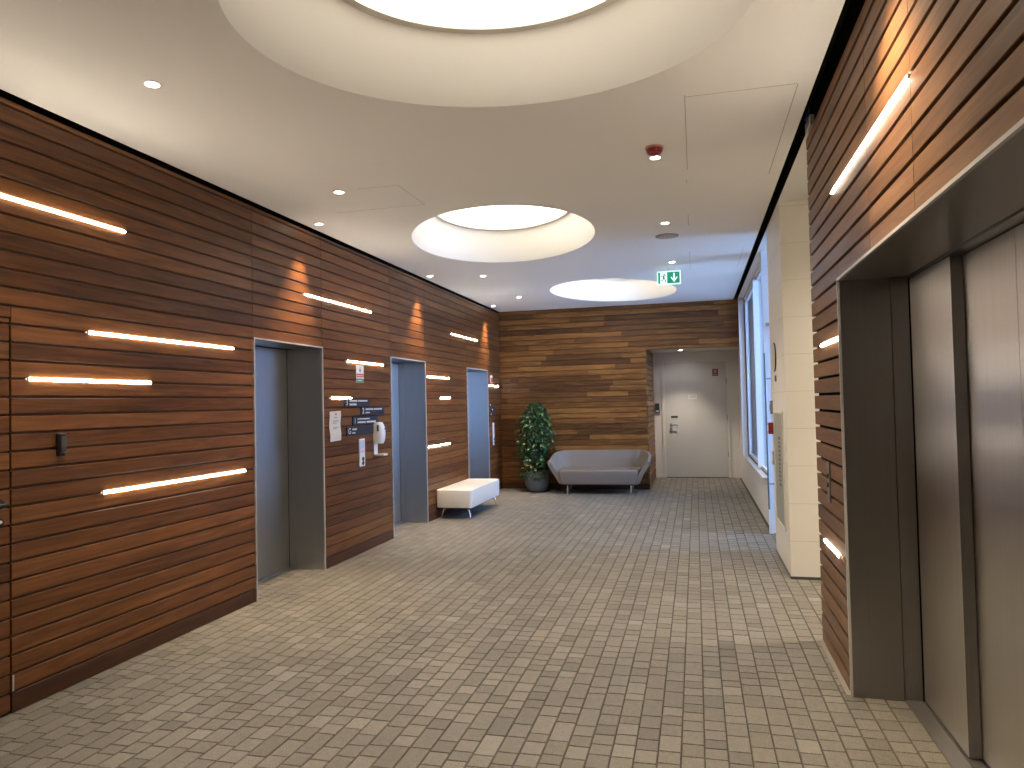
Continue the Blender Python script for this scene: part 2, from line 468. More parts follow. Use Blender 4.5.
for x0, a, b in ((1.040, 3.345, 3.93), (1.092, 2.857, 3.36), (1.092, 2.30, 2.854), (1.040, 1.73, 2.315)):
    obj('door_panel', box(x0, x0 + .045, a, b, .014, RH - .012, bev=.0015), M['steel_door'], r)
# dark edge cladding of the outer leaf
obj('leaf_edge', box(1.0395, 1.086, 3.3425, 3.3445, .014, RH - .012), M['steel_frame'], r)
bm = bmesh.new()
bx(bm, .955, 1.03, RY[0], RY[1], 0, .006); bx(bm, 1.036, 1.085, RY[0], RY[1], 0, .006); bx(bm, 1.091, 1.15, RY[0], RY[1], 0, .006)
obj('sill', bm, M['sill'], r)
obj('shaft_lining', box(1.16, 1.20, RY[0] - .1, RY[1] + .1, 0, RH + .3), M['gap_black'], r)
obj('shaft_floor', box(1.03, 1.2, RY[0] - .05, RY[1] + .05, -.04, -.003), M['gap_black'], r)
bm = bmesh.new(); bx(bm, .86, 1.2, RY[1] + .014, RY[1] + .05, 0, RH + .2); bx(bm, .86, 1.2, RY[0] - .05, RY[0] - .014, 0, RH + .2); bx(bm, .86, 1.2, RY[0] - .05, RY[1] + .05, RH + .014, RH + .3)
obj('shaft_wall', bm, M['gap_black'], r)
# light coloured strip of stone along the foot of the right wall
struct('trim_2', bx(box(XR - .024, XR, RY[1] + .014, YE, 0, .004), XR - .024, XR, YS, RY[0] - .014, 0, .004), plain('stone edging', (.30, .265, .215), .7, bump=.3, scale=90), 'narrow pale stone edging along the foot of the right wall', 'trim')

# ------------------------------------------------------------------ end wall, recess, window wall, pillar
XO = -0.79                                    # left jamb of the recess
bm = bmesh.new()
boards(bm, 'x', YB, -1, XL, .716, 0.103, H + .0, 0.093, 0.103, 0.012, 0.020, [(XO, 2, -1, HR)],
       joints=(-2.75, -1.55, -.35), stag=.55, seed=11)
we = struct('wall_end', bm, M['wood_back'], 'end wall clad in horizontal orange-brown boards behind the sofa', 'wall')
bm = bmesh.new()
boards(bm, 'x', YB - .001, -1, XL, XO - .001, 0.0, 0.099, 0.103, 0.0, 0.001, 0.02, (), (-1.9,), seed=12)
struct('baseboard_end', bm, M['wood_base'], 'brown plinth board along the foot of the end wall', 'baseboard')
bm = bmesh.new(); bx(bm, XL - .3, XO - .019, YB + .018, YD, 0, H + .8); bx(bm, XO - .02, XW, YB + .018, YB + .20, HR + .006, H + .8)
obj('backing', bm, M['gap'], we)
bm = bmesh.new()
boards(bm, 'y', XO, 1, YB, YD - .001, 0.004, HR + .06, 0.093, 0.103, 0.016, 0.020, (), (), seed=13)
struct('wall_recess_left', bm, M['wood_back'], 'boarded return wall on the left of the white door recess', 'wall')
struct('wall_recess_end', box(XO - .05, XW + .25, YD, YD + .15, 0, H), M['white'], 'white wall around the far white door', 'wall')
struct('ceiling_recess', box(XO - .02, XW, YB + .02, YD, 2.43, 2.5), M['white'], 'lowered white ceiling over the door recess', 'ceiling')
bm = bmesh.new(); bx(bm, XO, -.665, YD - .012, YD, 0, .07, bev=.002); bx(bm, .60, XW, YD - .012, YD, 0, .07, bev=.002)
struct('baseboard_recess', bm, M['white'], 'white baseboards on either side of the far door', 'baseboard')

# window wall
WY = (8.75, 12.30); WZ = (.57, 3.10); GY = (7.525, 8.47)
bm = bmesh.new()
holes_plane(bm, 'y', XW, XW + .15, GY[1], YD + .1, 0, H + .8, [(WY[0], WY[1], WZ[0], WZ[1])])
struct('wall_window', bm, M['white'], 'white wall with the tall window, right of the door recess', 'wall')
w = thing('window_1', (XW + .08, 11.4, WZ[0]), 'tall window with pale blue-lit frame in the white wall', 'window', kind='structure')
bm = bmesh.new(); x0, x1 = XW + .02, XW + .08; t = .05
bx(bm, x0, x1, WY[0], WY[0] + t, WZ[0], WZ[1]); bx(bm, x0, x1, WY[1] - t, WY[1], WZ[0], WZ[1])
bx(bm, x0, x1, WY[0] + t, WY[1] - t, WZ[0], WZ[0] + t); bx(bm, x0, x1, WY[0] + t, WY[1] - t, WZ[1] - t, WZ[1])
bx(bm, .718, XW + .06, 12.30, 12.405, WZ[0] - .02, H)
bx(bm, .735, XW + .002, 8.95, 12.30, WZ[0] - .025, WZ[0])
bx(bm, .772, XW + .08, 10.0, 10.08, WZ[0], WZ[1])
obj('frame', bm, M['frame_blue'], w)
for a, b in ((WY[0] + t, 10.0), (10.08, WY[1] - t)):
    obj('pane', box(XW + .045, XW + .051, a, b, WZ[0] + t, WZ[1] - t), M['glass'], w)
bm = bmesh.new(); bx(bm, XW + .008, XW + .019, WY[0], WY[1], WZ[0] + .004, WZ[0] + .018)
obj('gasket', bm, M['darkgrey'], w)

# glass door in the gap between window wall and pillar
XG = .862
g = thing('door_6', (XG, 8.0, 0), 'glass door to daylight between the window and the white pillar', 'door', kind='structure')
obj('pane', box(XG, XG + .010, GY[0] + .05, GY[1] - .03, .04, 2.27), M['glass'], g)
bm = bmesh.new(); bx(bm, XG - .012, XG + .022, GY[0] + .03, GY[1] - .03, .006, .055); bx(bm, XG - .012, XG + .022, GY[0] + .03, GY[1] - .03, 2.27, 2.33)
obj('rail', bm, M['steel_edge'], g)
obj('transom_pane', box(XG, XG + .010, GY[0] + .03, GY[1] - .03, 2.335, H), M['glass'], g)
bm = bmesh.new(); tube(bm, [(XG - .112, GY[1] - .07, .28), (XG - .112, GY[1] - .07, 2.0)], .011, 12)
ph = obj('pull_handle', bm, plain('dull steel bar', (.20, .23, .24), .35, 1), g, True)
for z in (.56, 1.715):
    bm = bmesh.new(); tube(bm, [(XG - .112, GY[1] - .07, z), (XG - .002, GY[1] - .07, z)], .010, 10)
    obj('handle_bracket', bm, M['sill'], g, True)
obj('top_hinge', box(XG - .09, XG + .02, GY[1] - .055, GY[1] - .02, 2.295, 2.335, bev=.004), M['oak'], g)
obj('post', box(.750, XG - .002, GY[1] - .004, GY[1] + .03, 0, H), M['frame_blue'], g)
obj('threshold', box(XW + .004, XG + .09, GY[0], GY[1], 0, .008), M['darkgrey'], g)

# pillar and side passage
struct('pillar_right', box(XP, 3.2, 6.385, GY[0], .0, H), M['tile'], 'cream clad pillar between the side passage and the glass door', 'pillar')
bm = box(XP - .003, 3.2, 6.382, 6.384, 0, .022); bx(bm, XP - .003, XP - .001, 6.382, GY[0], 0, .022)
struct('baseboard_pillar', bm, M['darkgrey'], 'thin dark base strip round the cream pillar', 'baseboard')
struct('wall_passage_end', box(3.2, 3.35, YS, GY[0], 0, H + .8), M['white'], 'white end wall of the side passage', 'wall')
struct('ceiling_passage', box(.712, 3.35, YE - .2, GY[0] + .0, H, H + .06), M['white'], 'white ceiling of the side passage', 'ceiling')
struct('trim_3', box(.712, XW + .15, GY[0], YB + .02, H, H + .06), M['white'], 'white soffit strip over the window wall', 'trim')

# wall behind the photographer
struct('wall_behind', box(-4.3, 3.35, YS - .2, YS, 0, 4), M['white'], 'plain white wall behind the viewpoint', 'wall')

# ------------------------------------------------------------------ floor of individual setts in one mesh
def floor_mesh():
    bm = bmesh.new(); rnd = random.Random(4)
    tone = bm.verts.layers.float.new('tone')
    w = .0965; x = -.391 - 45 * w
    def sett(x0, x1, y0, y1):
        g = .0016; t = rnd.gauss(.5, .17)
        if rnd.random() < .05: t += rnd.choice((-.3, .34, .34))
        t = min(1.1, max(0, t)); zt = rnd.uniform(-.0012, .0)
        a = [bm.verts.new((px, py, zt)) for px, py in ((x0 + g + .003, y0 + g + .003), (x1 - g - .003, y0 + g + .003), (x1 - g - .003, y1 - g - .003), (x0 + g + .003, y1 - g - .003))]
        b = [bm.verts.new((px, py, -.008)) for px, py in ((x0 + g, y0 + g), (x1 - g, y0 + g), (x1 - g, y1 - g), (x0 + g, y1 - g))]
        for v in a + b: v[tone] = t
        bm.faces.new(a)
        for i in range(4): bm.faces.new([a[(i + 1) % 4], a[i], b[i], b[(i + 1) % 4]])
    while x < 3.2:
        y = YS + rnd.uniform(0, .1)
        lim = YD
        if x + w < XL: segs = [(a, b) for a, b in LIFTS]; xmin = XL - .42
        elif x > 1.05: segs = [(YE - .05, 6.5)]
        elif x > .70: segs = [(YE - .3, 6.5), (GY[0] - .1, GY[1] + .1), (RY[0], RY[1])] if x < .96 else [(YE - .3, 6.5)]
        else: segs = [(YS, YD)]
        if x + w < XL - .46: x += w; continue
        for s, e in segs:
            y = s - rnd.uniform(0, .08)
            while y < e:
                L = rnd.choice((.082, .095, .1, .105, .115, .13, .15, .19))
                sett(x, x + w, y, min(y + L, e + .02)); y += L
        x += w
    return bm
fl = struct('floor', floor_mesh(), M['sett'], 'floor of small grey-beige granite setts laid in rows', 'floor')
obj('mortar_bed', box(-4.3, 3.3, YS - .1, YD + .1, -.05, -.006), M['mortar'], fl)

# ------------------------------------------------------------------ ceiling with three oval domes
DOMES = [(-.80, 2.88, 1.10, .95, .10, .72, .27), (-1.812, 6.898, .899, 1.204, .304, .818, .316), (-1.135, 10.748, .875, 1.16, -.318, .818, .316)]
NS = 96
def oval(cx, cy, a, b, rot, s=1.0):
    out = []
    for k in range(NS):
        t = 2 * PI * k / NS; x, y = a * s * math.cos(t), b * s * math.sin(t)
        out.append((cx + x * math.cos(rot) - y * math.sin(rot), cy + x * math.sin(rot) + y * math.cos(rot)))
    return out
bm = bmesh.new()
def loop_edges(pts, z):
    vs = [bm.verts.new((x, y, z)) for x, y in pts]
    return [bm.edges.new((vs[i], vs[(i + 1) % len(vs)])) for i in range(len(vs))]
es = loop_edges([(CL, YS), (CR, YS), (CR, YB + .02), (CL, YB + .02)], H)
for d in DOMES: es += loop_edges(oval(*d[:5]), H)
bmesh.ops.triangle_fill(bm, use_beauty=True, edges=es)
for f in bm.faces: f.normal_update()
ext = bmesh.ops.extrude_face_region(bm, geom=bm.faces[:])
bmesh.ops.translate(bm, vec=(0, 0, .03), verts=[v for v in ext['geom'] if isinstance(v, bmesh.types.BMVert)])
struct('ceiling', bm, M['ceiling'], 'pale plaster ceiling with three oval recessed domes', 'ceiling')

def dome(d, label, n):
    cx, cy, a, b, rot, s, dp = d
    r = thing('ceiling_dome', (cx, cy, H), label, 'ceiling light', 'oval ceiling domes')
    bm = bmesh.new(); rings = []
    K = 10
    for i in range(K + 1):
        t = i / K
        sc = 1 - (1 - s) * (t ** 0.9); z = H + .0005 + dp * t
        rings.append([bm.verts.new((x, y, z)) for x, y in oval(cx, cy, a, b, rot, sc)])
    for i in range(K):
        for k in range(NS): bm.faces.new([rings[i][k], rings[i][(k + 1) % NS], rings[i + 1][(k + 1) % NS], rings[i + 1][k]])
    obj('bowl', bm, M['dome'], r, True)
    bm = bmesh.new()                                      # rim: short upstand then a ledge outwards
    prof = [(s, dp), (s - .045, dp + .001), (s - .045, dp + .012), (s + .16, dp + .030), (s + .16, dp + .22)]
    rings = [[bm.verts.new((x, y, H + z)) for x, y in oval(cx, cy, a, b, rot, q)] for q, z in prof]
    for i in range(4):
        for k in range(NS): bm.faces.new([rings[i][k], rings[i][(k + 1) % NS], rings[i + 1][(k + 1) % NS], rings[i + 1][k]])
    obj('rim', bm, M['lip'], r, True)
    bm = bmesh.new()
    lo = [bm.verts.new((x, y, H + dp + .16)) for x, y in oval(cx, cy, a, b, rot, s + .158)]
    hi = [bm.verts.new((x, y, H + dp + .19)) for x, y in oval(cx, cy, a, b, rot, s + .158)]
    bm.faces.new(lo); bm.faces.new(hi)
    for k in range(NS): bm.faces.new([lo[k], lo[(k + 1) % NS], hi[(k + 1) % NS], hi[k]])
    obj('glow_face', bm, M['dome_glow'], r)  # glowing disc stands in for plaster lit by a hidden cove light
    return r
dome(DOMES[0], 'large oval ceiling dome with glowing centre, cut by the top of the picture', 1)
dome(DOMES[1], 'oval ceiling dome with glowing centre, the middle one of three', 2)
dome(DOMES[2], 'oval ceiling dome beside the green exit sign, showing no bright centre', 3)

# black slot on both sides and an added cover over everything against light leaks
bm = bmesh.new()
bx(bm, CR + .002, .712, YS, YB + .1, H + .10, H + .13); bx(bm, CR - .02, CR - .001, YS, YB, H + .03, H + .13); bx(bm, .7100, .7115, YE - .02, YB, H - .0005, H + .13)
struct('trim_4', bm, M['gap_black'], 'black shadow slot between the ceiling and the right-hand walls', 'trim')
struct('light_leak_cover', box(-4.3, 3.4, YS - .2, YD + .3, 4.0, 4.1), M['gap_black'], 'added unseen cover above the ceiling that stops light leaks', 'roof')

# fine joints and hatches in the ceiling
def strip(bm, x0, y0, x1, y1, w=.004):
    bx(bm, min(x0, x1) - w / 2, max(x0, x1) + w / 2, min(y0, y1) - w / 2, max(y0, y1) + w / 2, H - .0012, H + .001)
bm = bmesh.new(); strip(bm, -.012, 3.97, -.012, 5.25); strip(bm, -.012, 3.99, .56, 3.99, .002); strip(bm, .565, 4.0, .565, 5.55); strip(bm, -.02, 5.5, -.02, 5.6, .003)
struct('trim_5', bm, M['ceil_line'], 'hairline joint of the ceiling hatch beside the red alarm', 'trim')
bm = bmesh.new(); strip(bm, -.02, 6.55, -.02, 6.95); strip(bm, -.02, 8.2, -.02, 9.4, .003); strip(bm, .55, 8.2, .55, 9.4, .003)
struct('trim_6', bm, M['ceil_line'], 'hairline joint of the ceiling hatch beside the exit sign', 'trim')
bm = bmesh.new(); strip(bm, -2.42, 4.95, -2.10, 4.95, .002); strip(bm, -2.10, 4.95, -2.10, 5.5, .003); strip(bm, -2.9, 5.5, -2.10, 5.5, .002)
struct('trim_7', bm, M['ceil_line'], 'hairline joint of the ceiling hatch left of the middle dome', 'trim')

# ------------------------------------------------------------------ downlights
def spot(parent, loc, power, angle=75, blend=.6, col=(1, .85, .66), aim=None, rad=.03):
    L = bpy.data.lights.new('downlight_beam', 'SPOT'); L.energy = power; L.color = col
    L.spot_size = math.radians(angle); L.spot_blend = blend; L.shadow_soft_size = rad
    o = bpy.data.objects.new('downlight_beam', L); C.objects.link(o); o.parent = parent; o.location = loc
    if aim: o.rotation_euler = Vector(aim).to_track_quat('-Z', 'Y').to_euler()
    return o

def downlight_proto(label, loc, z):
    r = thing('downlight', loc, label, 'ceiling light', 'recessed downlights in the ceiling')
    bm = bmesh.new()
    n = 32; prof = [(.030, .0), (.030, -.0035), (.046, -.004), (.050, -.001), (.050, .001)]
    rings = [[bm.verts.new((q * math.cos(2 * PI * k / n), q * math.sin(2 * PI * k / n), zz)) for k in range(n)] for q, zz in prof]
    for i in range(len(prof) - 1):
        for k in range(n): bm.faces.new([rings[i][k], rings[i][(k + 1) % n], rings[i + 1][(k + 1) % n], rings[i + 1][k]])
    o = obj('trim_ring', bm, M['white_plastic'], None, True); o.parent = r
    bm = bmesh.new(); lathe(bm, [(.033, -.002), (.033, -.0035), (.024, -.0065), (.010, -.008)], n=24)
    o = obj('lens', bm, M['lens'], None, True); o.parent = r
    return r
DL = [(-2.597, 3.028, 'downlight above the left wall, at the upper left of the ceiling', 1),
      (-2.590, 4.972, 'downlight left of the middle dome, beside the faint ceiling hatch', 1),
      (-3.216, 5.787, 'downlight hugging the left wall above the lift beside the floor signs', 2),
      (-3.222, 8.581, 'downlight hugging the left wall above the lift beside the white bench', 2),
      (-2.594, 8.826, 'downlight just beyond the middle dome, nearer the left wall', 1),
      (-2.596, 10.775, 'downlight between the middle dome and the end wall, out from the left wall', 1),
      (-3.245, 11.597, 'downlight hugging the left wall in the far corner', 2),
      (-.220, 4.93, 'bright downlight touching the rim of the red alarm', 1),
      (-.230, 6.794, 'downlight above the round grey ceiling speaker', 1),
      (-.228, 8.749, 'downlight directly above the green exit sign', 1),
      (-.23, 2.85, 'downlight above the large dome, outside the picture', 1), (-.23, .9, 'downlight over the large lift, outside the picture', 1),
      (-2.597, 1.08, 'downlight behind the viewpoint near the left wall', 1), (-2.597, -1.0, 'second downlight behind the viewpoint near the left wall', 1),
      (-.23, -1.1, 'second downlight behind the viewpoint near the right wall', 1),
      (.42, 2.85, 'downlight hugging the right wall above the large lift', 3)]
proto = None
P1, P2 = 74, 240
for x, y, lab, k in DL:
    if proto is None: proto = downlight_proto(lab, (x, y, H), H); d = proto
    else: d = copy_tree(proto, (x, y, H), lab)
lights = [o for o in C.objects if o.name.startswith('downlight') and o.type == 'EMPTY']
for d, (x, y, lab, k) in zip(lights, DL):
    if k == 1: spot(d, (0, 0, -.03), P1, 88, .75)
    elif k == 2: spot(d, (0, 0, -.03), P2, 58, 1, (1, .74, .46), aim=(.0, -.18, -1))
    else: spot(d, (0, 0, -.03), 130, 84, 1, (1, .76, .46), aim=(.30, -.1, -1))
# recess and passage lamps
d = copy_tree(proto, (-.25, 13.75, 2.43), 'small downlight in the low ceiling over the far white door'); spot(d, (0, 0, -.03), 6, 165, .6, (1, .9, .8))
d = copy_tree(proto, (2.3, 5.5, H), 'downlight in the side passage, out of sight'); spot(d, (0, 0, -.03), 60, 150, 1, (1, .86, .68))
d = copy_tree(proto, (1.45, 5.05, H), 'downlight in the side passage by its opening, out of sight'); spot(d, (0, 0, -.03), 62, 150, 1, (1, .86, .68))

# ------------------------------------------------------------------ LED bars
def led(x, s, y0, y1, z, label, group, rows=.0095):
    """half round glowing bar lying in a groove between two boards; s = +1 faces +x"""
    y0, y1 = min(y0, y1), max(y0, y1)
    r = thing('light_bar', (x, (y0 + y1) / 2, z), label, 'wall light', group)
    bm = bmesh.new(); n = 10; R = rows
    ring = []
    for y in (y0 + .003, y1 - .003):
        ring.append([bm.verts.new((x + s * (-.004 + .012 * math.sin(PI * k / n)), y, z + R * math.cos(PI * k / n))) for k in range(n + 1)])
    for k in range(n): bm.faces.new([ring[0][k], ring[0][k + 1], ring[1][k + 1], ring[1][k]])
    bm.faces.new(ring[0][::-1]); bm.faces.new(ring[1]); bm.faces.new([ring[0][0], ring[1][0], ring[1][n], ring[0][n]])
    obj('glow_face', bm, M['led'], r, True)
    for a, b in ((y0 - .002, y0 + .003), (y1 - .003, y1 + .002)):
        obj('end_cap', box(x - .006, x + .006, a, b, z - R, z + R, bev=.001, seg=1), M['white_plastic'], r)
    return r
gl = 'glowing light bars set between the boards of the left wall'
LB = [(1.9, 3.690, 2.607, 'long light bar high on the left wall, cut by the picture edge'),
      (3.406, 4.746, 1.963, 'long light bar ending beside the top of the lift frame, second from the top'),
      (3.021, 3.897, 1.684, 'light bar above the small black wall box'),
      (3.507, 4.877, 1.033, 'long low light bar below the small black wall box'),
      (5.778, 7.154, 2.521, 'light bar above and between the two lifts flanking the floor signs'),
      (6.582, 7.439, 1.963, 'light bar directly above the red and green notice'),
      (6.243, 6.660, 1.591, 'short light bar touching the topmost dark floor sign'),
      (8.795, 9.657, 1.877, 'light bar beside the top of the lift doorway, upper one above the bench'),
      (9.271, 9.683, 1.600, 'shortest light bar, between two longer ones above the bench'),
      (8.783, 9.645, .962, 'light bar just above the white bench'),
      (9.781, 11.049, 2.521, 'light bar high above the lift doorway behind the bench'),
      (11.68, 12.27, 1.812, 'short light bar glowing in the far left corner')]
for a, b, z, lab in LB: led(XL, 1, a, b, z, lab, gl)
gr = 'glowing light bars set between the boards of the right wall'
led(XR, -1, 2.629, 4.026, 2.560, 'long slanting light bar above the large lift', gr)
led(XR, -1, 3.962, 4.50, 1.797, 'short light bar beside the upper jamb of the large lift', gr)
led(XR, -1, 4.140, 4.609, .652, 'short light bar low down beside the large lift', gr)

# ------------------------------------------------------------------ wall fittings, left
def rbox(bm, x0, x1, y0, y1, z0, z1, b=.004, seg=2): return bx(bm, x0, x1, y0, y1, z0, z1, bev=b, seg=seg)
t_ = thing('wall_box', (XL, 3.2, 1.33), 'small black box on the left wall between two light bars', 'wall fitting')
obj('body', rbox(bmesh.new(), XL, XL + .032, 3.185, 3.228, 1.268, 1.392, .006, 3), M['black'], t_, True)
obj('cover', rbox(bmesh.new(), XL + .032, XL + .038, 3.190, 3.223, 1.30, 1.375, .002), M['darkgrey'], t_, True)
bm = bmesh.new(); lathe(bm, [(.011, 0), (.011, .010), (.008, .013)], (XL + .032, 3.2065, 1.283), 16, 'x'); obj('button', bm, M['darkgrey'], t_, True)

def text_obj(name, body, size, mat, parent, mw):
    cu = bpy.data.curves.new(name, 'FONT'); cu.body = body; cu.size = size; cu.extrude = .0006; cu.align_x = 'LEFT'; cu.align_y = 'CENTER'
    tmp = bpy.data.objects.new(name, cu); C.objects.link(tmp)
    me = bpy.data.meshes.new_from_object(tmp.evaluated_get(bpy.context.evaluated_depsgraph_get()))
    bpy.data.objects.remove(tmp); me.name = name; me.materials.clear(); me.materials.append(mat)
    o = bpy.data.objects.new(name, me); C.objects.link(o); o.parent = parent; o.matrix_local = mw
    return o
# orientation of lettering on the left wall: reads towards +y, faces +x
RL = Matrix(((0, 0, 1), (1, 0, 0), (0, 1, 0))).to_4x4()
def floor_sign(y0, y1, z0, z1, num, rows, label):
    r = thing('floor_sign', (XL, y0, z0), label, 'sign', 'dark floor signs between the lifts')
    pl_ = obj('plate', rbox(bmesh.new(), XL, XL + .012, y0, y1, z0, z1, .002), M['navy'], r)
    zc = (z0 + z1) / 2
    text_obj('number', num, .082, M['sign_white'], r, Matrix.Translation((.0128, .022, zc - z0)) @ RL)
    for dz, segs, hh in rows:
        bm = bmesh.new()
        for a, b in segs: bx(bm, XL + .012, XL + .0132, y0 + a, y0 + b, zc + dz - hh, zc + dz + hh)
        obj('lettering', bm, M['sign_white'], pl_)
def dash(a, b, step=.017, gap=.004):
    out = []; 
    while a < b - .004: out.append((a, min(a + step - gap, b))); a += step
    return out
floor_sign(6.50, 7.055, 1.505, 1.587, '3', [(.018, dash(.10, .27) + dash(.29, .50), .0075), (-.018, dash(.10, .25), .0085)], 'topmost of four dark floor signs, beside a short light bar')
floor_sign(6.86, 7.425, 1.416, 1.499, '2', [(.018, dash(.10, .28) + dash(.30, .50), .0075), (-.018, dash(.10, .20), .006)], 'dark floor sign second from the top, stepped furthest to the right')
floor_sign(6.67, 7.26, 1.318, 1.401, '1', [(.018, dash(.10, .38), .006), (-.016, dash(.10, .29) + dash(.31, .53), .0085)], 'dark floor sign third from the top, above the hand sanitiser')
floor_sign(6.54, 7.14, 1.214, 1.302, 'G', [(.018, dash(.11, .21), .0085), (-.018, dash(.11, .18), .0075)], 'lowest dark floor sign with mostly empty face, beside the hand sanitiser')

# folded paper notice
t_ = thing('paper_notice', (XL, 6.2, 1.17), 'tall white paper notice taped beside the lift frame', 'paper')
bm = bmesh.new(); rows = []
for i in range(9):
    z = 1.175 + (1.462 - 1.175) * i / 8; d = .006 + .004 * math.sin(i * 1.1)
    rows.append([bm.verts.new((XL + d + .002 * (j % 2), 6.195 + .222 * j / 4 + (.008 * (4 - i) / 4 if i < 4 else 0) * (j == 0), z + .006 * (j / 4))) for j in range(5)])
for i in range(8):
    for j in range(4): bm.faces.new([rows[i][j], rows[i][j + 1], rows[i + 1][j + 1], rows[i + 1][j]])
sh = obj('sheet', bm, M['paper'], t_)
so = sh.modifiers.new('thickness', 'SOLIDIFY'); so.thickness = .0012
bm = bmesh.new()
for z, a, b in ((1.372, 6.25, 6.37), (1.352, 6.25, 6.33), (1.310, 6.25, 6.37), (1.296, 6.25, 6.32), (1.405, 6.28, 6.34)):
    for p, q in dash(a, b, .016, .003): bx(bm, XL + .0125, XL + .0135, p, q, z - .003, z + .003)
obj('print', bm, M['ink'], sh)
bm = box(XL + .0125, XL + .0135, 6.295, 6.325, 1.43, 1.443); obj('emblem', bm, M['red_ink'], sh)

# fire notice
t_ = thing('fire_notice', (XL, 6.78, 1.76), 'small white, red and green notice just under a light bar', 'sign')
obj('plate', rbox(bmesh.new(), XL, XL + .004, 6.775, 6.945, 1.752, 1.932, .001), M['paper'], t_)
obj('red_band', box(XL + .004, XL + .0048, 6.782, 6.938, 1.808, 1.845), M['red_ink'], t_)
obj('green_band', box(XL + .004, XL + .0048, 6.777, 6.943, 1.754, 1.797), M['green_ink'], t_)
bm = bmesh.new(); bx(bm, XL + .004, XL + .0048, 6.845, 6.875, 1.86, 1.895); bx(bm, XL + .004, XL + .0048, 6.835, 6.885, 1.875, 1.887); lathe(bm, [(.009, .004), (.009, .0048)], (XL, 6.86, 1.906), 12, 'x')
obj('pictogram', bm, M['ink'], t_)
bm = bmesh.new(); bx(bm, XL + .0048, XL + .0054, 6.795, 6.925, 1.822, 1.828); bx(bm, XL + .0048, XL + .0054, 6.80, 6.91, 1.772, 1.778)
obj('lettering', bm, M['sign_white'], t_)

# call panel
def call_panel(y, z0, z1, label, wdt=.125):
    r = thing('call_panel', (XL, y, z0), label, 'lift call panel', 'lift call panels')
    pl_ = obj('plate', rbox(bmesh.new(), XL, XL + .014, y - wdt / 2, y + wdt / 2, z0, z1, .003), M['white_plastic'], r, True)
    h = z1 - z0
    obj('screen', box(XL + .014, XL + .0155, y - wdt / 2 + .012, y + wdt / 2 - .012, z0 + h * .5, z1 - .015), plain('pale screen %s' % label[:4], (.62, .70, .85), .2), r)
    obj('tape', box(XL + .0155, XL + .0162, y - wdt / 2 + .010, y + wdt / 2 - .012, z0 + h * .56, z0 + h * .66), plain('pink label %s' % label[:4], (.80, .60, .70), .5), r)
    for q in (.12, .27):
        bm = bmesh.new(); lathe(bm, [(.021, .014), (.021, .020), (.017, .022)], (XL, y + .012, z0 + h * q), 20, 'x'); obj('call_button', bm, M['darkgrey'], pl_, True)
call_panel(6.865, .886, 1.172, 'pale lift call panel below the floor signs, left of the sanitiser tray')
# sanitiser
t_ = thing('hand_sanitiser', (XL, 7.3, .97), 'white hand sanitiser dispenser with drip tray on a bracket beside the lift', 'dispenser')
bm = bmesh.new()
sec = []
for i in range(9):
    t = i / 8; z = 1.103 + .228 * t
    k = math.sin(PI * min(1, max(0, t * .86 + .10))) ** .45
    wd = .066 * (.72 + .28 * k); dp = .105 * (.45 + .55 * k)
    cyy = 7.275
    ring = []
    for j in range(17):
        a = PI * j / 16
        ring.append(bm.verts.new((XL + dp * (math.sin(a) ** .55), cyy - wd * math.cos(a) / max(abs(math.cos(a)), 1e-6) * abs(math.cos(a)) ** .7, z)))
    sec.append(ring)
for i in range(8):
    for j in range(16): bm.faces.new([sec[i][j], sec[i][j + 1], sec[i + 1][j + 1], sec[i + 1][j]])
    bm.faces.new([sec[i][16], sec[i][0], sec[i + 1][0], sec[i + 1][16]])
bm.faces.new(sec[0]); bm.faces.new(sec[-1])
hs = obj('housing', bm, M['white_plastic'], t_, True)
obj('level_window', rbox(bmesh.new(), XL + .045, XL + .068, 7.205, 7.2125, 1.235, 1.305, .003), M['darkgrey'], hs)
bm = bmesh.new(); lathe(bm, [(.012, .104), (.012, .109)], (XL, 7.285, 1.262), 16, 'x'); obj('logo', bm, plain('blue badge', (.08, .16, .45), .4), hs, True)
obj('bracket', rbox(bmesh.new(), XL, XL + .008, 7.215, 7.305, .985, 1.115, .002), M['white_plastic'], t_)
bm = bmesh.new(); rbox(bm, XL, XL + .115, 7.215, 7.325, .968, .977, .002); rbox(bm, XL + .109, XL + .115, 7.215, 7.325, .968, .990, .002); rbox(bm, XL, XL + .115, 7.215, 7.221, .968, .990, .002); rbox(bm, XL, XL + .115, 7.319, 7.325, .968, .990, .002)
obj('drip_tray', bm, M['white_plastic'], t_)
t_.location.y -= .055

# far corner group
t_ = thing('fire_notice', (XL, 11.85, 1.85), 'small reddish notice above the glowing bar in the far corner', 'sign')
obj('plate', rbox(bmesh.new(), XL, XL + .004, 11.775, 11.90, 1.85, 1.99, .001), M['paper'], t_)
obj('red_band', box(XL + .004, XL + .0048, 11.78, 11.895, 1.86, 1.95), M['red_ink'], t_)
for y, z, lab in ((11.74, 1.487, 'topmost small dark plate in the far corner by the lift'), (11.86, 1.405, 'middle small dark plate in the far corner by the lift'), (11.78, 1.33, 'lowest small dark plate in the far corner by the lift')):
    r = thing('corner_sign', (XL, y, z), lab, 'sign', 'small dark plates in the far corner')
    obj('plate', rbox(bmesh.new(), XL, XL + .012, y - .09, y + .12, z - .036, z + .036, .002), M['navy'], r)
    bm = bmesh.new()
    for p, q in dash(y - .07, y + .0): bx(bm, XL + .012, XL + .013, p, q, z - .008, z + .012)
    obj('lettering', bm, M['sign_white'], r)
call_panel(11.88, .80, 1.18, 'call panel in the far corner beside the lift behind the bench', .07)

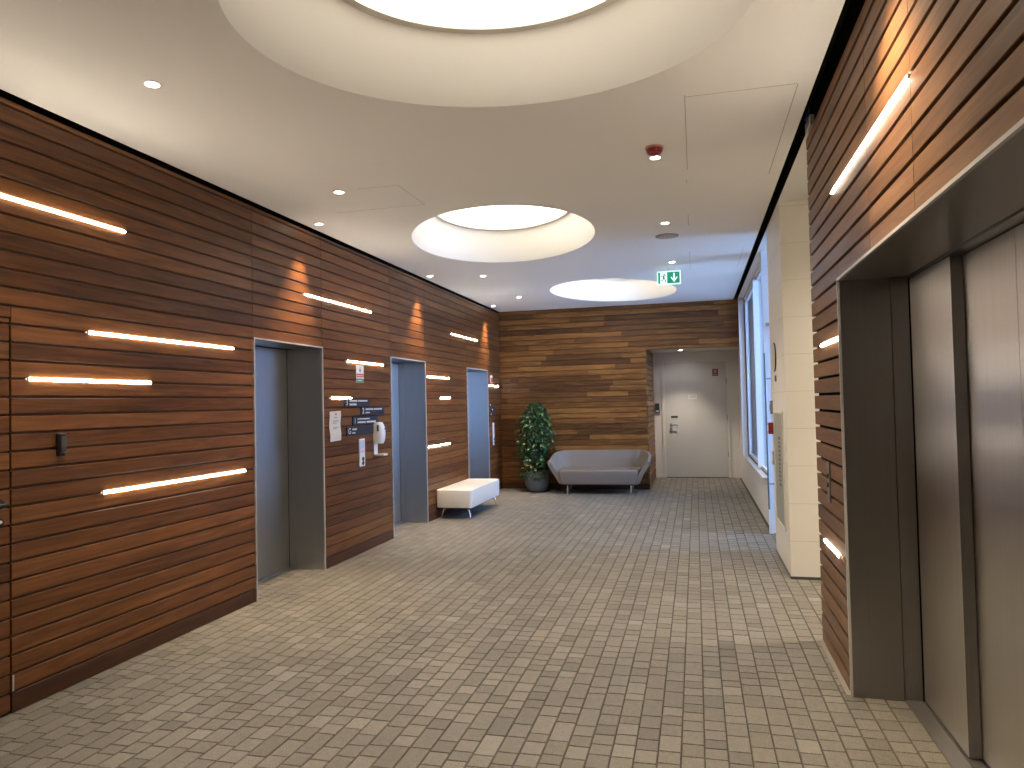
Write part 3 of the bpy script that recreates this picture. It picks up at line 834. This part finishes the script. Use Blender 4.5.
# right wall key switch
t_ = thing('call_panel', (XR, 4.38, .915), 'slim steel call panel with two buttons on the right boards', 'lift call panel', 'lift call panels')
obj('plate', rbox(bmesh.new(), XR - .008, XR, 4.352, 4.412, .905, 1.135, .002), M['sill'], t_)
for z in (1.055, 1.005):
    bm = bmesh.new(); lathe(bm, [(.014, 0), (.014, .006)], (XR - .014, 4.382, z), 20, 'x'); obj('call_button', bm, M['black'], t_, True)

# ------------------------------------------------------------------ pillar fittings (on the face x = XP)
t_ = thing('round_sign', (XP, 7.11, 1.88), 'round pale disc with thin dark rim high on the pillar side', 'sign')
bm = bmesh.new(); lathe(bm, [(.135, 0), (.135, .010), (.128, .012)], (XP - .012, 7.11, 1.88), 40, 'x'); obj('disc', bm, M['black'], t_, True)
bm = bmesh.new(); lathe(bm, [(.126, .0), (.126, .002)], (XP - .0142, 7.11, 1.88), 40, 'x'); obj('face', bm, plain('pale disc', (.62, .58, .50), .4), t_)
t_ = thing('door_button', (XP, 7.07, 1.68), 'small dark square switch under the round disc on the pillar', 'switch')
obj('plate', rbox(bmesh.new(), XP - .008, XP, 7.03, 7.11, 1.652, 1.708, .003), M['darkgrey'], t_)
bm = bmesh.new(); lathe(bm, [(.012, 0), (.012, .004)], (XP - .012, 7.07, 1.68), 14, 'x'); obj('button', bm, M['ink'], t_)
t_ = thing('panel_sign', (XP, 6.96, .36), 'tall grey-green panel with vertical lettering on the pillar side', 'sign')
obj('panel', rbox(bmesh.new(), XP - .006, XP, 6.63, 7.29, .37, 1.36, .001), M['panel_grey'], t_)
obj('edge', (lambda b: (bx(b, XP - .012, XP, 6.61, 6.63, .35, 1.38), bx(b, XP - .012, XP, 7.29, 7.31, .35, 1.38), bx(b, XP - .012, XP, 6.63, 7.29, 1.36, 1.38), bx(b, XP - .012, XP, 6.63, 7.29, .35, .37), b)[-1])(bmesh.new()), M['tile'], t_)
bm = bmesh.new(); rnd = random.Random(2)
z = 1.15
while z > .72:
    hgt = rnd.uniform(.018, .03)
    bx(bm, XP - .0066, XP - .006, 6.90 - rnd.uniform(0, .015), 6.99, z - hgt, z); 
    bx(bm, XP - .0066, XP - .006, 6.84, 6.885 + rnd.uniform(0, .01), z - hgt * .8, z)
    z -= hgt + .014
obj('lettering', bm, M['text_brown'], t_)
t_ = thing('break_glass_point', (XP, 7.46, 1.16), 'red break-glass call point at the edge of the pillar', 'alarm point')
obj('body', rbox(bmesh.new(), XP - .048, XP, 7.40, 7.50, 1.150, 1.262, .005, 3), M['red_plastic'], t_, True)
obj('front_plate', rbox(bmesh.new(), XP - .051, XP - .048, 7.425, 7.475, 1.18, 1.235, .001), M['white_plastic'], t_)
t_ = thing('wall_switch', (XP, 7.46, 1.34), 'thin grey switch above the red call point', 'switch')
obj('body', rbox(bmesh.new(), XP - .022, XP, 7.43, 7.50, 1.345, 1.475, .003), M['ink'], t_)
obj('rocker', rbox(bmesh.new(), XP - .026, XP - .022, 7.445, 7.485, 1.38, 1.44, .001), M['darkgrey'], t_)
t_ = thing('wall_switch', (XP, 7.38, .86), 'small beige switch at the edge of the tall grey panel', 'switch')
obj('body', rbox(bmesh.new(), XP - .024, XP, 7.345, 7.42, .86, .985, .003), M['oak'], t_)
obj('rocker', rbox(bmesh.new(), XP - .028, XP - .024, 7.36, 7.405, .895, .95, .001), M['white_plastic'], t_)

# ------------------------------------------------------------------ far white door
r = thing('door_7', (0, YD, 0), 'far white door with lever handle at the end of the recess', 'door', kind='structure')
bm = bmesh.new(); a, b, tt = -.585, .575, .055
bx(bm, a - tt, a, YD - .03, YD, 0, 2.225 + tt); bx(bm, b, b + tt * .7, YD - .03, YD, 0, 2.225 + tt); bx(bm, a, b, YD - .03, YD, 2.225, 2.225 + tt)
obj('frame', bm, M['white'], r)
obj('leaf', box(a + .004, b - .004, YD - .016, YD, .012, 2.221), M['grey_paint'], r)
obj('threshold', box(a, b, YD - .05, YD, 0, .011), M['darkgrey'], r)
bm = bmesh.new()
for z in (1.025, .945): lathe(bm, [(.027, -.008), (.027, 0)], (-.475, YD - .018, z), 20, 'y')
obj('escutcheon', bm, M['sill'], r, True)
bm = bmesh.new(); tube(bm, [(-.475, YD - .02, 1.025), (-.475, YD - .07, 1.025), (-.46, YD - .075, 1.025), (-.35, YD - .075, 1.02)], .010, 10)
tube(bm, [(-.475, YD - .02, .945), (-.475, YD - .06, .945)], .013, 10)
tube(bm, [(-.36, YD - .075, 1.02), (-.352, YD - .06, .96)], .006, 8)
obj('handle', bm, M['sill'], r, True)
obj('letter_plate', rbox(bmesh.new(), -.475, -.345, YD - .022, YD - .016, 1.155, 1.195, .002), M['darkgrey'], r)
bm = bmesh.new()
for z in (.45, 1.15, 1.85): tube(bm, [(b - .002, YD - .034, z - .05), (b - .002, YD - .034, z + .05)], .008, 8)
obj('hinge', bm, M['sill'], r, True)
t_ = thing('door_notice', (.38, YD, 1.95), 'small square red notice at the top of the far door', 'sign')
obj('plate', box(.32, .43, YD - .0185, YD - .0165, 1.945, 2.085), plain('dark red notice', (.26, .06, .05), .6), t_)
bm = bmesh.new(); bx(bm, .352, .398, YD - .0195, YD - .0185, 2.0, 2.066); bx(bm, .333, .417, YD - .0195, YD - .0185, 1.962, 1.978)
obj('pictogram', bm, M['ink'], t_)
t_ = thing('door_notice', (-.06, YD, 1.55), 'faint white paper strip in the middle of the far door', 'paper')
obj('plate', box(-.135, .02, YD - .0182, YD - .0165, 1.515, 1.60), M['paper'], t_)
bm = bmesh.new(); [bx(bm, -.12, .005, YD - .019, YD - .0182, z, z + .009) for z in (1.568, 1.545)]
obj('print', bm, M['ink'], t_)
t_ = thing('keypad', (-.72, YD, 1.25), 'dark access keypad on the white wall left of the far door', 'keypad')
kb = obj('body', rbox(bmesh.new(), -.772, -.690, YD - .030, YD, 1.255, 1.445, .008, 3), plain('dark green keypad', (.03, .055, .05), .4), t_, True)
obj('reader', rbox(bmesh.new(), -.757, -.705, YD - .034, YD - .030, 1.272, 1.310, .003), M['white_plastic'], kb)
bm = bmesh.new()
for i in range(3):
    for j in range(3): bx(bm, -.757 + j * .019, -.743 + j * .019, YD - .033, YD - .030, 1.335 + i * .03, 1.353 + i * .03)
obj('keys', bm, M['darkgrey'], kb)

# ------------------------------------------------------------------ ceiling fittings
cx, cy = -.215, 4.73
t_ = thing('alarm_beacon', (cx, cy, H), 'round red alarm sounder on the ceiling', 'alarm')
bm = bmesh.new(); lathe(bm, [(.058, H), (.058, H - .010), (.054, H - .012)], (cx, cy, 0), 32); obj('base_ring', bm, plain('pale pink base', (.55, .35, .30), .5), t_, True)
bm = bmesh.new(); lathe(bm, [(.054, H - .012), (.053, H - .026), (.045, H - .040), (.030, H - .044)], (cx, cy, 0), 32); obj('sounder', bm, M['red_plastic'], t_, True)
bm = bmesh.new(); lathe(bm, [(.028, H - .044), (.026, H - .050), (.012, H - .054)], (cx, cy, 0), 24); obj('lens_cap', bm, M['red_plastic'], t_, True)
t_ = thing('ceiling_speaker', (-.233, 7.34, H), 'round flush grey speaker in the ceiling below a downlight', 'speaker')
bm = bmesh.new(); lathe(bm, [(.115, H), (.115, H - .004), (.108, H - .006)], (-.233, 7.34, 0), 40); obj('grille', bm, plain('grey grille', (.34, .30, .26), .7), t_, True)
bm = bmesh.new()
for R in (.03, .055, .08):
    n = 32; ring = [[bm.verts.new((-.233 + q * math.cos(2 * PI * k / n), 7.34 + q * math.sin(2 * PI * k / n), H - zz)) for k in range(n)] for q, zz in ((R - .003, .006), (R, .0075), (R + .003, .006))]
    for i in range(2):
        for k in range(n): bm.faces.new([ring[i][k], ring[i][(k + 1) % n], ring[i + 1][(k + 1) % n], ring[i + 1][k]])
obj('rings', bm, M['lip'], t_)

# exit sign: hangs below the ceiling, faces the viewpoint
ex, ey = -.278, 9.05
t_ = thing('exit_sign', (ex, ey, H), 'green exit sign with running figure and down arrow hanging from the ceiling', 'exit sign')
ez0, ez1 = 2.925, 3.090; w2 = .142
obj('housing', rbox(bmesh.new(), ex - w2, ex + w2, ey, ey + .03, ez0, ez1, .003), M['exit_white'], t_)
bm = bmesh.new(); bx(bm, ex - .008, ex + .008, ey + .008, ey + .022, ez1, H); rbox(bm, ex - .06, ex + .06, ey + .0, ey + .03, H - .012, H, .002)
obj('bracket', bm, M['white_plastic'], t_)
gf = obj('green_field', box(ex - w2 + .012, ex + w2 - .012, ey - .0015, ey, ez0 + .012, ez1 - .012), M['exit_green'], t_)
def poly(bm, pts, y):
    a = [bm.verts.new((x, y, z)) for x, z in pts]; b = [bm.verts.new((x, y - .001, z)) for x, z in pts]
    bm.faces.new(a); bm.faces.new(b[::-1])
    for i in range(len(pts)): bm.faces.new([a[i], a[(i + 1) % len(pts)], b[(i + 1) % len(pts)], b[i]])
bm = bmesh.new(); zc = (ez0 + ez1) / 2
bx(bm, ex - .105, ex - .022, ey - .0025, ey - .0015, ez0 + .012, ez1 - .014)      # the lit doorway
obj('doorway', bm, M['exit_white'], gf)
bm = bmesh.new(); mx_ = ex - .062
poly(bm, [(mx_ - .006, zc + .030), (mx_ + .010, zc + .030), (mx_ + .010, zc - .005), (mx_ - .010, zc - .010)], ey - .0025)          # trunk
poly(bm, [(mx_ - .004, zc + .052), (mx_ + .008, zc + .058), (mx_ + .018, zc + .048), (mx_ + .010, zc + .036), (mx_ - .002, zc + .038)], ey - .0025)  # head
poly(bm, [(mx_ + .008, zc + .028), (mx_ + .034, zc + .012), (mx_ + .040, zc + .020), (mx_ + .012, zc + .036)], ey - .0025)
poly(bm, [(mx_ - .006, zc + .028), (mx_ - .030, zc + .030), (mx_ - .034, zc + .012), (mx_ - .027, zc + .012), (mx_ - .022, zc + .021), (mx_ - .006, zc + .018)], ey - .0025)
poly(bm, [(mx_ - .010, zc - .006), (mx_ + .006, zc - .006), (mx_ - .014, zc - .036), (mx_ - .038, zc - .036), (mx_ - .038, zc - .028), (mx_ - .018, zc - .027)], ey - .0025)
poly(bm, [(mx_ + .0, zc - .004), (mx_ + .011, zc - .006), (mx_ + .026, zc - .028), (mx_ + .022, zc - .060), (mx_ + .012, zc - .060), (mx_ + .014, zc - .032)], ey - .0025)
obj('running_figure', bm, plain('exit figure', (.01, .07, .06), .5), gf)
bm = bmesh.new(); ax = ex + .062
poly(bm, [(ax - .009, zc + .055), (ax + .009, zc + .055), (ax + .009, zc - .020), (ax + .032, zc + .010), (ax + .042, zc + .002), (ax, zc - .056), (ax - .042, zc + .002), (ax - .032, zc + .010), (ax - .009, zc - .020)], ey - .0015)
obj('arrow', bm, M['exit_white'], gf)

# ------------------------------------------------------------------ white bench
bx0, bx1, by0, by1 = -3.366, -2.868, 9.02, 10.42
t_ = thing('bench', ((bx0 + bx1) / 2, (by0 + by1) / 2, 0), 'long white leather bench with curved chrome legs against the left wall', 'bench')
bm = bmesh.new(); bx(bm, bx0, bx1, by0, by1, .145, .388)
vert = [e for e in bm.edges if abs(e.verts[0].co.z - e.verts[1].co.z) > .1]
bmesh.ops.bevel(bm, geom=vert, offset=.045, segments=5, affect='EDGES', profile=.5)
hor = [e for e in bm.edges if e.calc_face_angle(0) > .9]
bmesh.ops.bevel(bm, geom=hor, offset=.018, segments=3, affect='EDGES', profile=.5)
st_ = obj('seat', bm, M['bench'], t_, True)
bm = bmesh.new()
for z in (.345,):
    pts = []
    R = .045
    for cxx, cyy, a0 in ((bx1 - R, by1 - R, 0), (bx0 + R, by1 - R, PI / 2), (bx0 + R, by0 + R, PI), (bx1 - R, by0 + R, 1.5 * PI)):
        for k in range(7):
            a = a0 + PI / 2 * k / 6; pts.append((cxx + (R + .0005) * math.cos(a), cyy + (R + .0005) * math.sin(a), z))
    tube(bm, pts + [pts[0]], .0025, 6, False)
obj('seam', bm, M['bench'], st_, True)
obj('base_board', box(bx0 + .03, bx1 - .03, by0 + .03, by1 - .03, .135, .146), M['black'], t_)
for sx, x in ((-1, bx0 + .075), (1, bx1 - .065)):
    for sy, y in ((-1, by0 + .085), (1, by1 - .085)):
        bm = bmesh.new()
        x_, o_ = x - sx * .035, sx
        tube(bm, [(x_, y, .137), (x_ + o_ * .018, y + sy * .004, .128), (x_ + o_ * .036, y + sy * .010, .10), (x_ + o_ * .050, y + sy * .014, .055), (x_ + o_ * .056, y + sy * .016, .004)], [.013, .015, .013, .009, .0075], 12)
        lathe(bm, [(.012, 0), (.012, .005)], (x_ + o_ * .056, y + sy * .016, 0), 16)
        obj('leg', bm, M['chrome'], t_, True)
obj('care_tag', box(bx1 - .0005, bx1 + .0008, by0 + .06, by0 + .068, .19, .215), M['darkgrey'], t_)

# ------------------------------------------------------------------ sofa
sx0 = -1.565; yf, yb = 11.62, 12.34
t_ = thing('sofa', (sx0, (yf + yb) / 2, 0), 'taupe tub sofa with flared arms and thin steel legs against the end wall', 'sofa')
def shell():
    bm = bmesh.new(); N = 40; secs = []
    for i in range(N + 1):
        t = i / N
        # plan path of the base (z=.16) and of the top edge as rounded U's, t from left front to right front
        def U(hw, y0, y1, R, t):
            La = (y1 - y0 - R); Lc = PI / 2 * R; Lb = 2 * (hw - R); T = 2 * La + 2 * Lc + Lb; s = t * T
            if s < La: return (-hw, y0 + s), (-1, 0)
            s -= La
            if s < Lc: a = PI - s / R; return (-hw + R + R * math.cos(a), y1 - R + R * math.sin(a)), (math.cos(a), math.sin(a))
            s -= Lc
            if s < Lb: return (-hw + R + s, y1), (0, 1)
            s -= Lb
            if s < Lc: a = PI / 2 - s / R; return (hw - R + R * math.cos(a), y1 - R + R * math.sin(a)), (math.cos(a), math.sin(a))
            s -= Lc
            return (hw, y1 - R - s), (1, 0)
        (bx_, by_), nb = U(.645, yf + .05, yb - .14, .16, t)
        (tx_, ty_), nt = U(.835, yf + .03, yb, .30, t)
        q = min(1, max(0, (.5 - abs(t - .5)) / .27)); q = q * q * (3 - 2 * q)
        zt = .540 + .138 * q
        zb = .165; th = .062
        sec = []
        outer = [(bx_, by_, zb), (bx_ * .62 + tx_ * .38, by_ * .62 + ty_ * .38, zb + .38 * (zt - zb)), (bx_ * .15 + tx_ * .85, by_ * .15 + ty_ * .85, zb + .85 * (zt - zb)), (tx_, ty_, zt - .02)]
        for p in outer: sec.append(p)
        sec.append((tx_ - nt[0] * th * .3, ty_ - nt[1] * th * .3, zt + .004))
        sec.append((tx_ - nt[0] * th * .75, ty_ - nt[1] * th * .75, zt + .002))
        sec.append((tx_ - nt[0] * th * 1.05, ty_ - nt[1] * th * 1.05, zt - .025))
        for (p, k) in ((outer[2], 1.15), (outer[1], 1.3), (outer[0], 1.4)):
            sec.append((p[0] - nt[0] * th * k, p[1] - nt[1] * th * k, p[2]))
        secs.append([bm.verts.new((sx0 + x, y, z)) for x, y, z in sec])
    m = len(secs[0])
    for i in range(N):
        for j in range(m): bm.faces.new([secs[i][j], secs[i][(j + 1) % m], secs[i + 1][(j + 1) % m], secs[i + 1][j]])
    for s, rev in ((secs[0], 1), (secs[-1], 0)):
        f = bm.faces.new(s[::-1] if rev else s)
    es = [e for e in bm.edges if any(len(f.verts) > 4 for f in e.link_faces)]
    bmesh.ops.bevel(bm, geom=es, offset=.014, segments=3, affect='EDGES', profile=.5)
    return bm
obj('backrest', shell(), M['sofa'], t_, True)
bm = bmesh.new()                                       # seat block, wider at the top
hwb, hwt = .605, .645
v = []
for z, hw, y0, y1 in ((.158, hwb, yf + .03, yb - .18), (.40, hwt, yf + .0, yb - .10)):
    v.append([bm.verts.new((sx0 + x, y, z)) for x, y in ((-hw, y0), (hw, y0), (hw + .02, y1), (-hw - .02, y1))])
bm.faces.new(v[0][::-1]); bm.faces.new(v[1])
for k in range(4): bm.faces.new([v[0][k], v[0][(k + 1) % 4], v[1][(k + 1) % 4], v[1][k]])
bmesh.ops.bevel(bm, geom=bm.edges[:], offset=.028, segments=4, affect='EDGES', profile=.5)
obj('seat', bm, M['sofa'], t_, True)
obj('base_board', box(sx0 - .55, sx0 + .55, yf + .08, yb - .2, .150, .160), M['black'], t_)
for x in (-.515, .515):
    for y, sy in ((yf + .13, -1), (yb - .24, 1)):
        bm = bmesh.new(); tube(bm, [(sx0 + x, y, .152), (sx0 + x * 1.01, y + sy * .012, .003)], [.013, .009], 12)
        obj('leg', bm, M['chrome'], t_, True)

# ------------------------------------------------------------------ potted plant
px, py = -2.655, 12.045
t_ = thing('potted_plant', (px, py, 0), 'tall leafy green plant in a round grey pot beside the sofa', 'plant')
bm = bmesh.new(); lathe(bm, [(.115, 0), (.165, .03), (.205, .12), (.212, .20), (.195, .30), (.168, .355), (.150, .355), (.150, .31)], (px, py, 0), 40)
obj('pot', bm, M['pot'], t_, True)
bm = bmesh.new(); lathe(bm, [(.152, .30), (.152, .315), (.05, .325)], (px, py, 0), 24); obj('soil', bm, M['soil'], t_)
rnd = random.Random(8)
stems = []
for k in range(9):
    a = rnd.uniform(0, 2 * PI); q = rnd.uniform(.02, .09); pts = [(px + q * math.cos(a), py + q * math.sin(a), .31)]
    hgt = rnd.uniform(.8, 1.12)
    for i in range(1, 5): pts.append((px + q * math.cos(a) * (1 + i * .35) + rnd.uniform(-.02, .02), py + q * math.sin(a) * (1 + i * .25) + rnd.uniform(-.02, .02), .31 + hgt * i / 4))
    stems.append(pts)
for pts in stems:
    bm = bmesh.new(); tube(bm, pts, [.009, .008, .007, .005, .003], 8); obj('stem', bm, M['bark'], t_, True)
bm = bmesh.new(); tone = bm.verts.layers.float.new('tone')
def leaf(c, d, up, L, W, t):
    d = d.normalized(); s = d.cross(up).normalized(); u = s.cross(d).normalized()
    st = [(0, 0, 0), (.3, .42, .02), (.6, .5, 0), (.85, .28, -.06)]
    mid = [bm.verts.new(c + d * (L * q) + u * (L * (.10 * math.sin(q * PI)) - L * q * q * .18)) for q in (0, .3, .6, .85, 1)]
    for sg in (1, -1):
        ed = [bm.verts.new(c + d * (L * q) + s * (sg * W * w_) + u * (L * .04 * math.sin(q * PI) + W * .18 - L * q * q * .18)) for q, w_ in ((.28, .42), (.55, .5), (.82, .30))]
        for v_ in ed: v_[tone] = t
        fs = [(mid[0], mid[1], ed[0]), (mid[1], mid[2], ed[1], ed[0]), (mid[2], mid[3], ed[2], ed[1]), (mid[3], mid[4], ed[2])]
        for f in fs: bm.faces.new(f if sg == 1 else f[::-1])
    for v_ in mid: v_[tone] = t
def env(z):     # silhouette half width at height z
    pts = [(.30, .20), (.42, .24), (.60, .285), (.85, .295), (1.05, .275), (1.2, .245), (1.35, .20), (1.45, .13), (1.52, .03)]
    for (a, ra), (b, rb) in zip(pts, pts[1:]):
        if a <= z <= b: return ra + (rb - ra) * (z - a) / (b - a)
    return .02
for i in range(1900):
    z = .24 + 1.27 * rnd.random() ** .92
    R = env(max(z, .31)); ang = rnd.uniform(0, 2 * PI)
    q = R * (rnd.random() ** .42) * (1 + .16 * math.sin(5 * ang + z * 9) + .09 * math.sin(z * 21 + ang * 2))
    if z < .34 and q < .22: q = rnd.uniform(.22, .27)
    c = Vector((px + q * math.cos(ang), py + q * math.sin(ang) * .92, z))
    if z < .76 and c.x > -2.475: c.x = -2.475 - rnd.random() * .05
    if c.y > YB - .03: c.y = YB - .03 - rnd.random() * .03
    d = Vector((math.cos(ang), math.sin(ang), rnd.uniform(-1.1, .35))) + Vector((rnd.uniform(-.7, .7), rnd.uniform(-.7, .7), rnd.uniform(-.3, .3)))
    if c.y > YB - .12: d.y = -abs(d.y)
    if z < .76 and c.x > -2.56: d.x = -abs(d.x) * .3
    t = rnd.random() * .72
    if rnd.random() < .05: t = rnd.uniform(.8, .95)
    if abs(z - .43) < .06 and ang > 3.5 and ang < 4.7 and rnd.random() < .8: t = 1.0  # low patch of leaves coloured pale yellow to paint in a glint
    leaf(c, d, Vector((rnd.uniform(-.3, .3), rnd.uniform(-.3, .3), 1)), rnd.uniform(.055, .085), rnd.uniform(.030, .046), t)
fo = obj('foliage', bm, M['leaf'], t_)

# ------------------------------------------------------------------ outside
struct('ground_outside', box(.95, 14, GY[0] - .02, 30, -.12, -.02), M['ext_ground'], 'pale paving outside the glass door', 'ground')
struct('building_outside', box(1.2, 14, 19.0, 19.6, -.1, 9), M['ext'], 'grey building wing outside the window', 'building')
struct('sky_block_opposite', box(6.5, 7.3, 9.4, 19.0, -.1, 6), M['ext'], 'added unseen grey block that holds sky light off the window', 'building')  # added block, keeps open sky from lighting the floor through the window

# ------------------------------------------------------------------ world
W = bpy.data.worlds.new('World'); bpy.context.scene.world = W; W.use_nodes = True
bg = W.node_tree.nodes['Background']; bg.inputs['Color'].default_value = (0.38, 0.57, 1.0, 1); bg.inputs['Strength'].default_value = 17
for loc, sx_, sz_ in (((XG + .05, (GY[0] + GY[1]) / 2, H / 2), GY[1] - GY[0], H), ((XW + .16, (WY[0] + WY[1]) / 2, (WZ[0] + WZ[1]) / 2), WY[1] - WY[0], WZ[1] - WZ[0])):
    L = bpy.data.lights.new('daylight_portal', 'AREA'); L.shape = 'RECTANGLE'; L.size = sz_; L.size_y = sx_; L.cycles.is_portal = True
    o = bpy.data.objects.new('daylight_portal', L); C.objects.link(o); o.location = loc; o.rotation_euler = (0, PI / 2, 0)

# ------------------------------------------------------------------ camera
cam = bpy.data.cameras.new('camera'); cam.sensor_width = 36; cam.lens = 721.408 / 1024 * 36; cam.clip_start = .02
co = bpy.data.objects.new('camera', cam); C.objects.link(co)
yaw, pit, rol = .2488, .0273, -.022
rr = Vector((math.cos(yaw), math.sin(yaw), 0)); ff = Vector((-math.sin(yaw), math.cos(yaw), 0)); uu = Vector((0, 0, 1))
f2 = ff * math.cos(pit) + uu * math.sin(pit); u2 = uu * math.cos(pit) - ff * math.sin(pit)
r3 = rr * math.cos(rol) + u2 * math.sin(rol); u3 = u2 * math.cos(rol) - rr * math.sin(rol)
mw = Matrix((r3, u3, -f2)).transposed().to_4x4(); mw.translation = (0, 0, 1.5)
co.matrix_world = mw
sc = bpy.context.scene; sc.camera = co
sc.view_settings.view_transform = 'Standard'; sc.view_settings.look = 'None'
sc.view_settings.exposure = 0.42; sc.view_settings.gamma = 1; sc.view_settings.use_curve_mapping = False
sc.cycles.max_bounces = 10; sc.cycles.diffuse_bounces = 6; sc.cycles.glossy_bounces = 5
sc.cycles.sample_clamp_indirect = 8
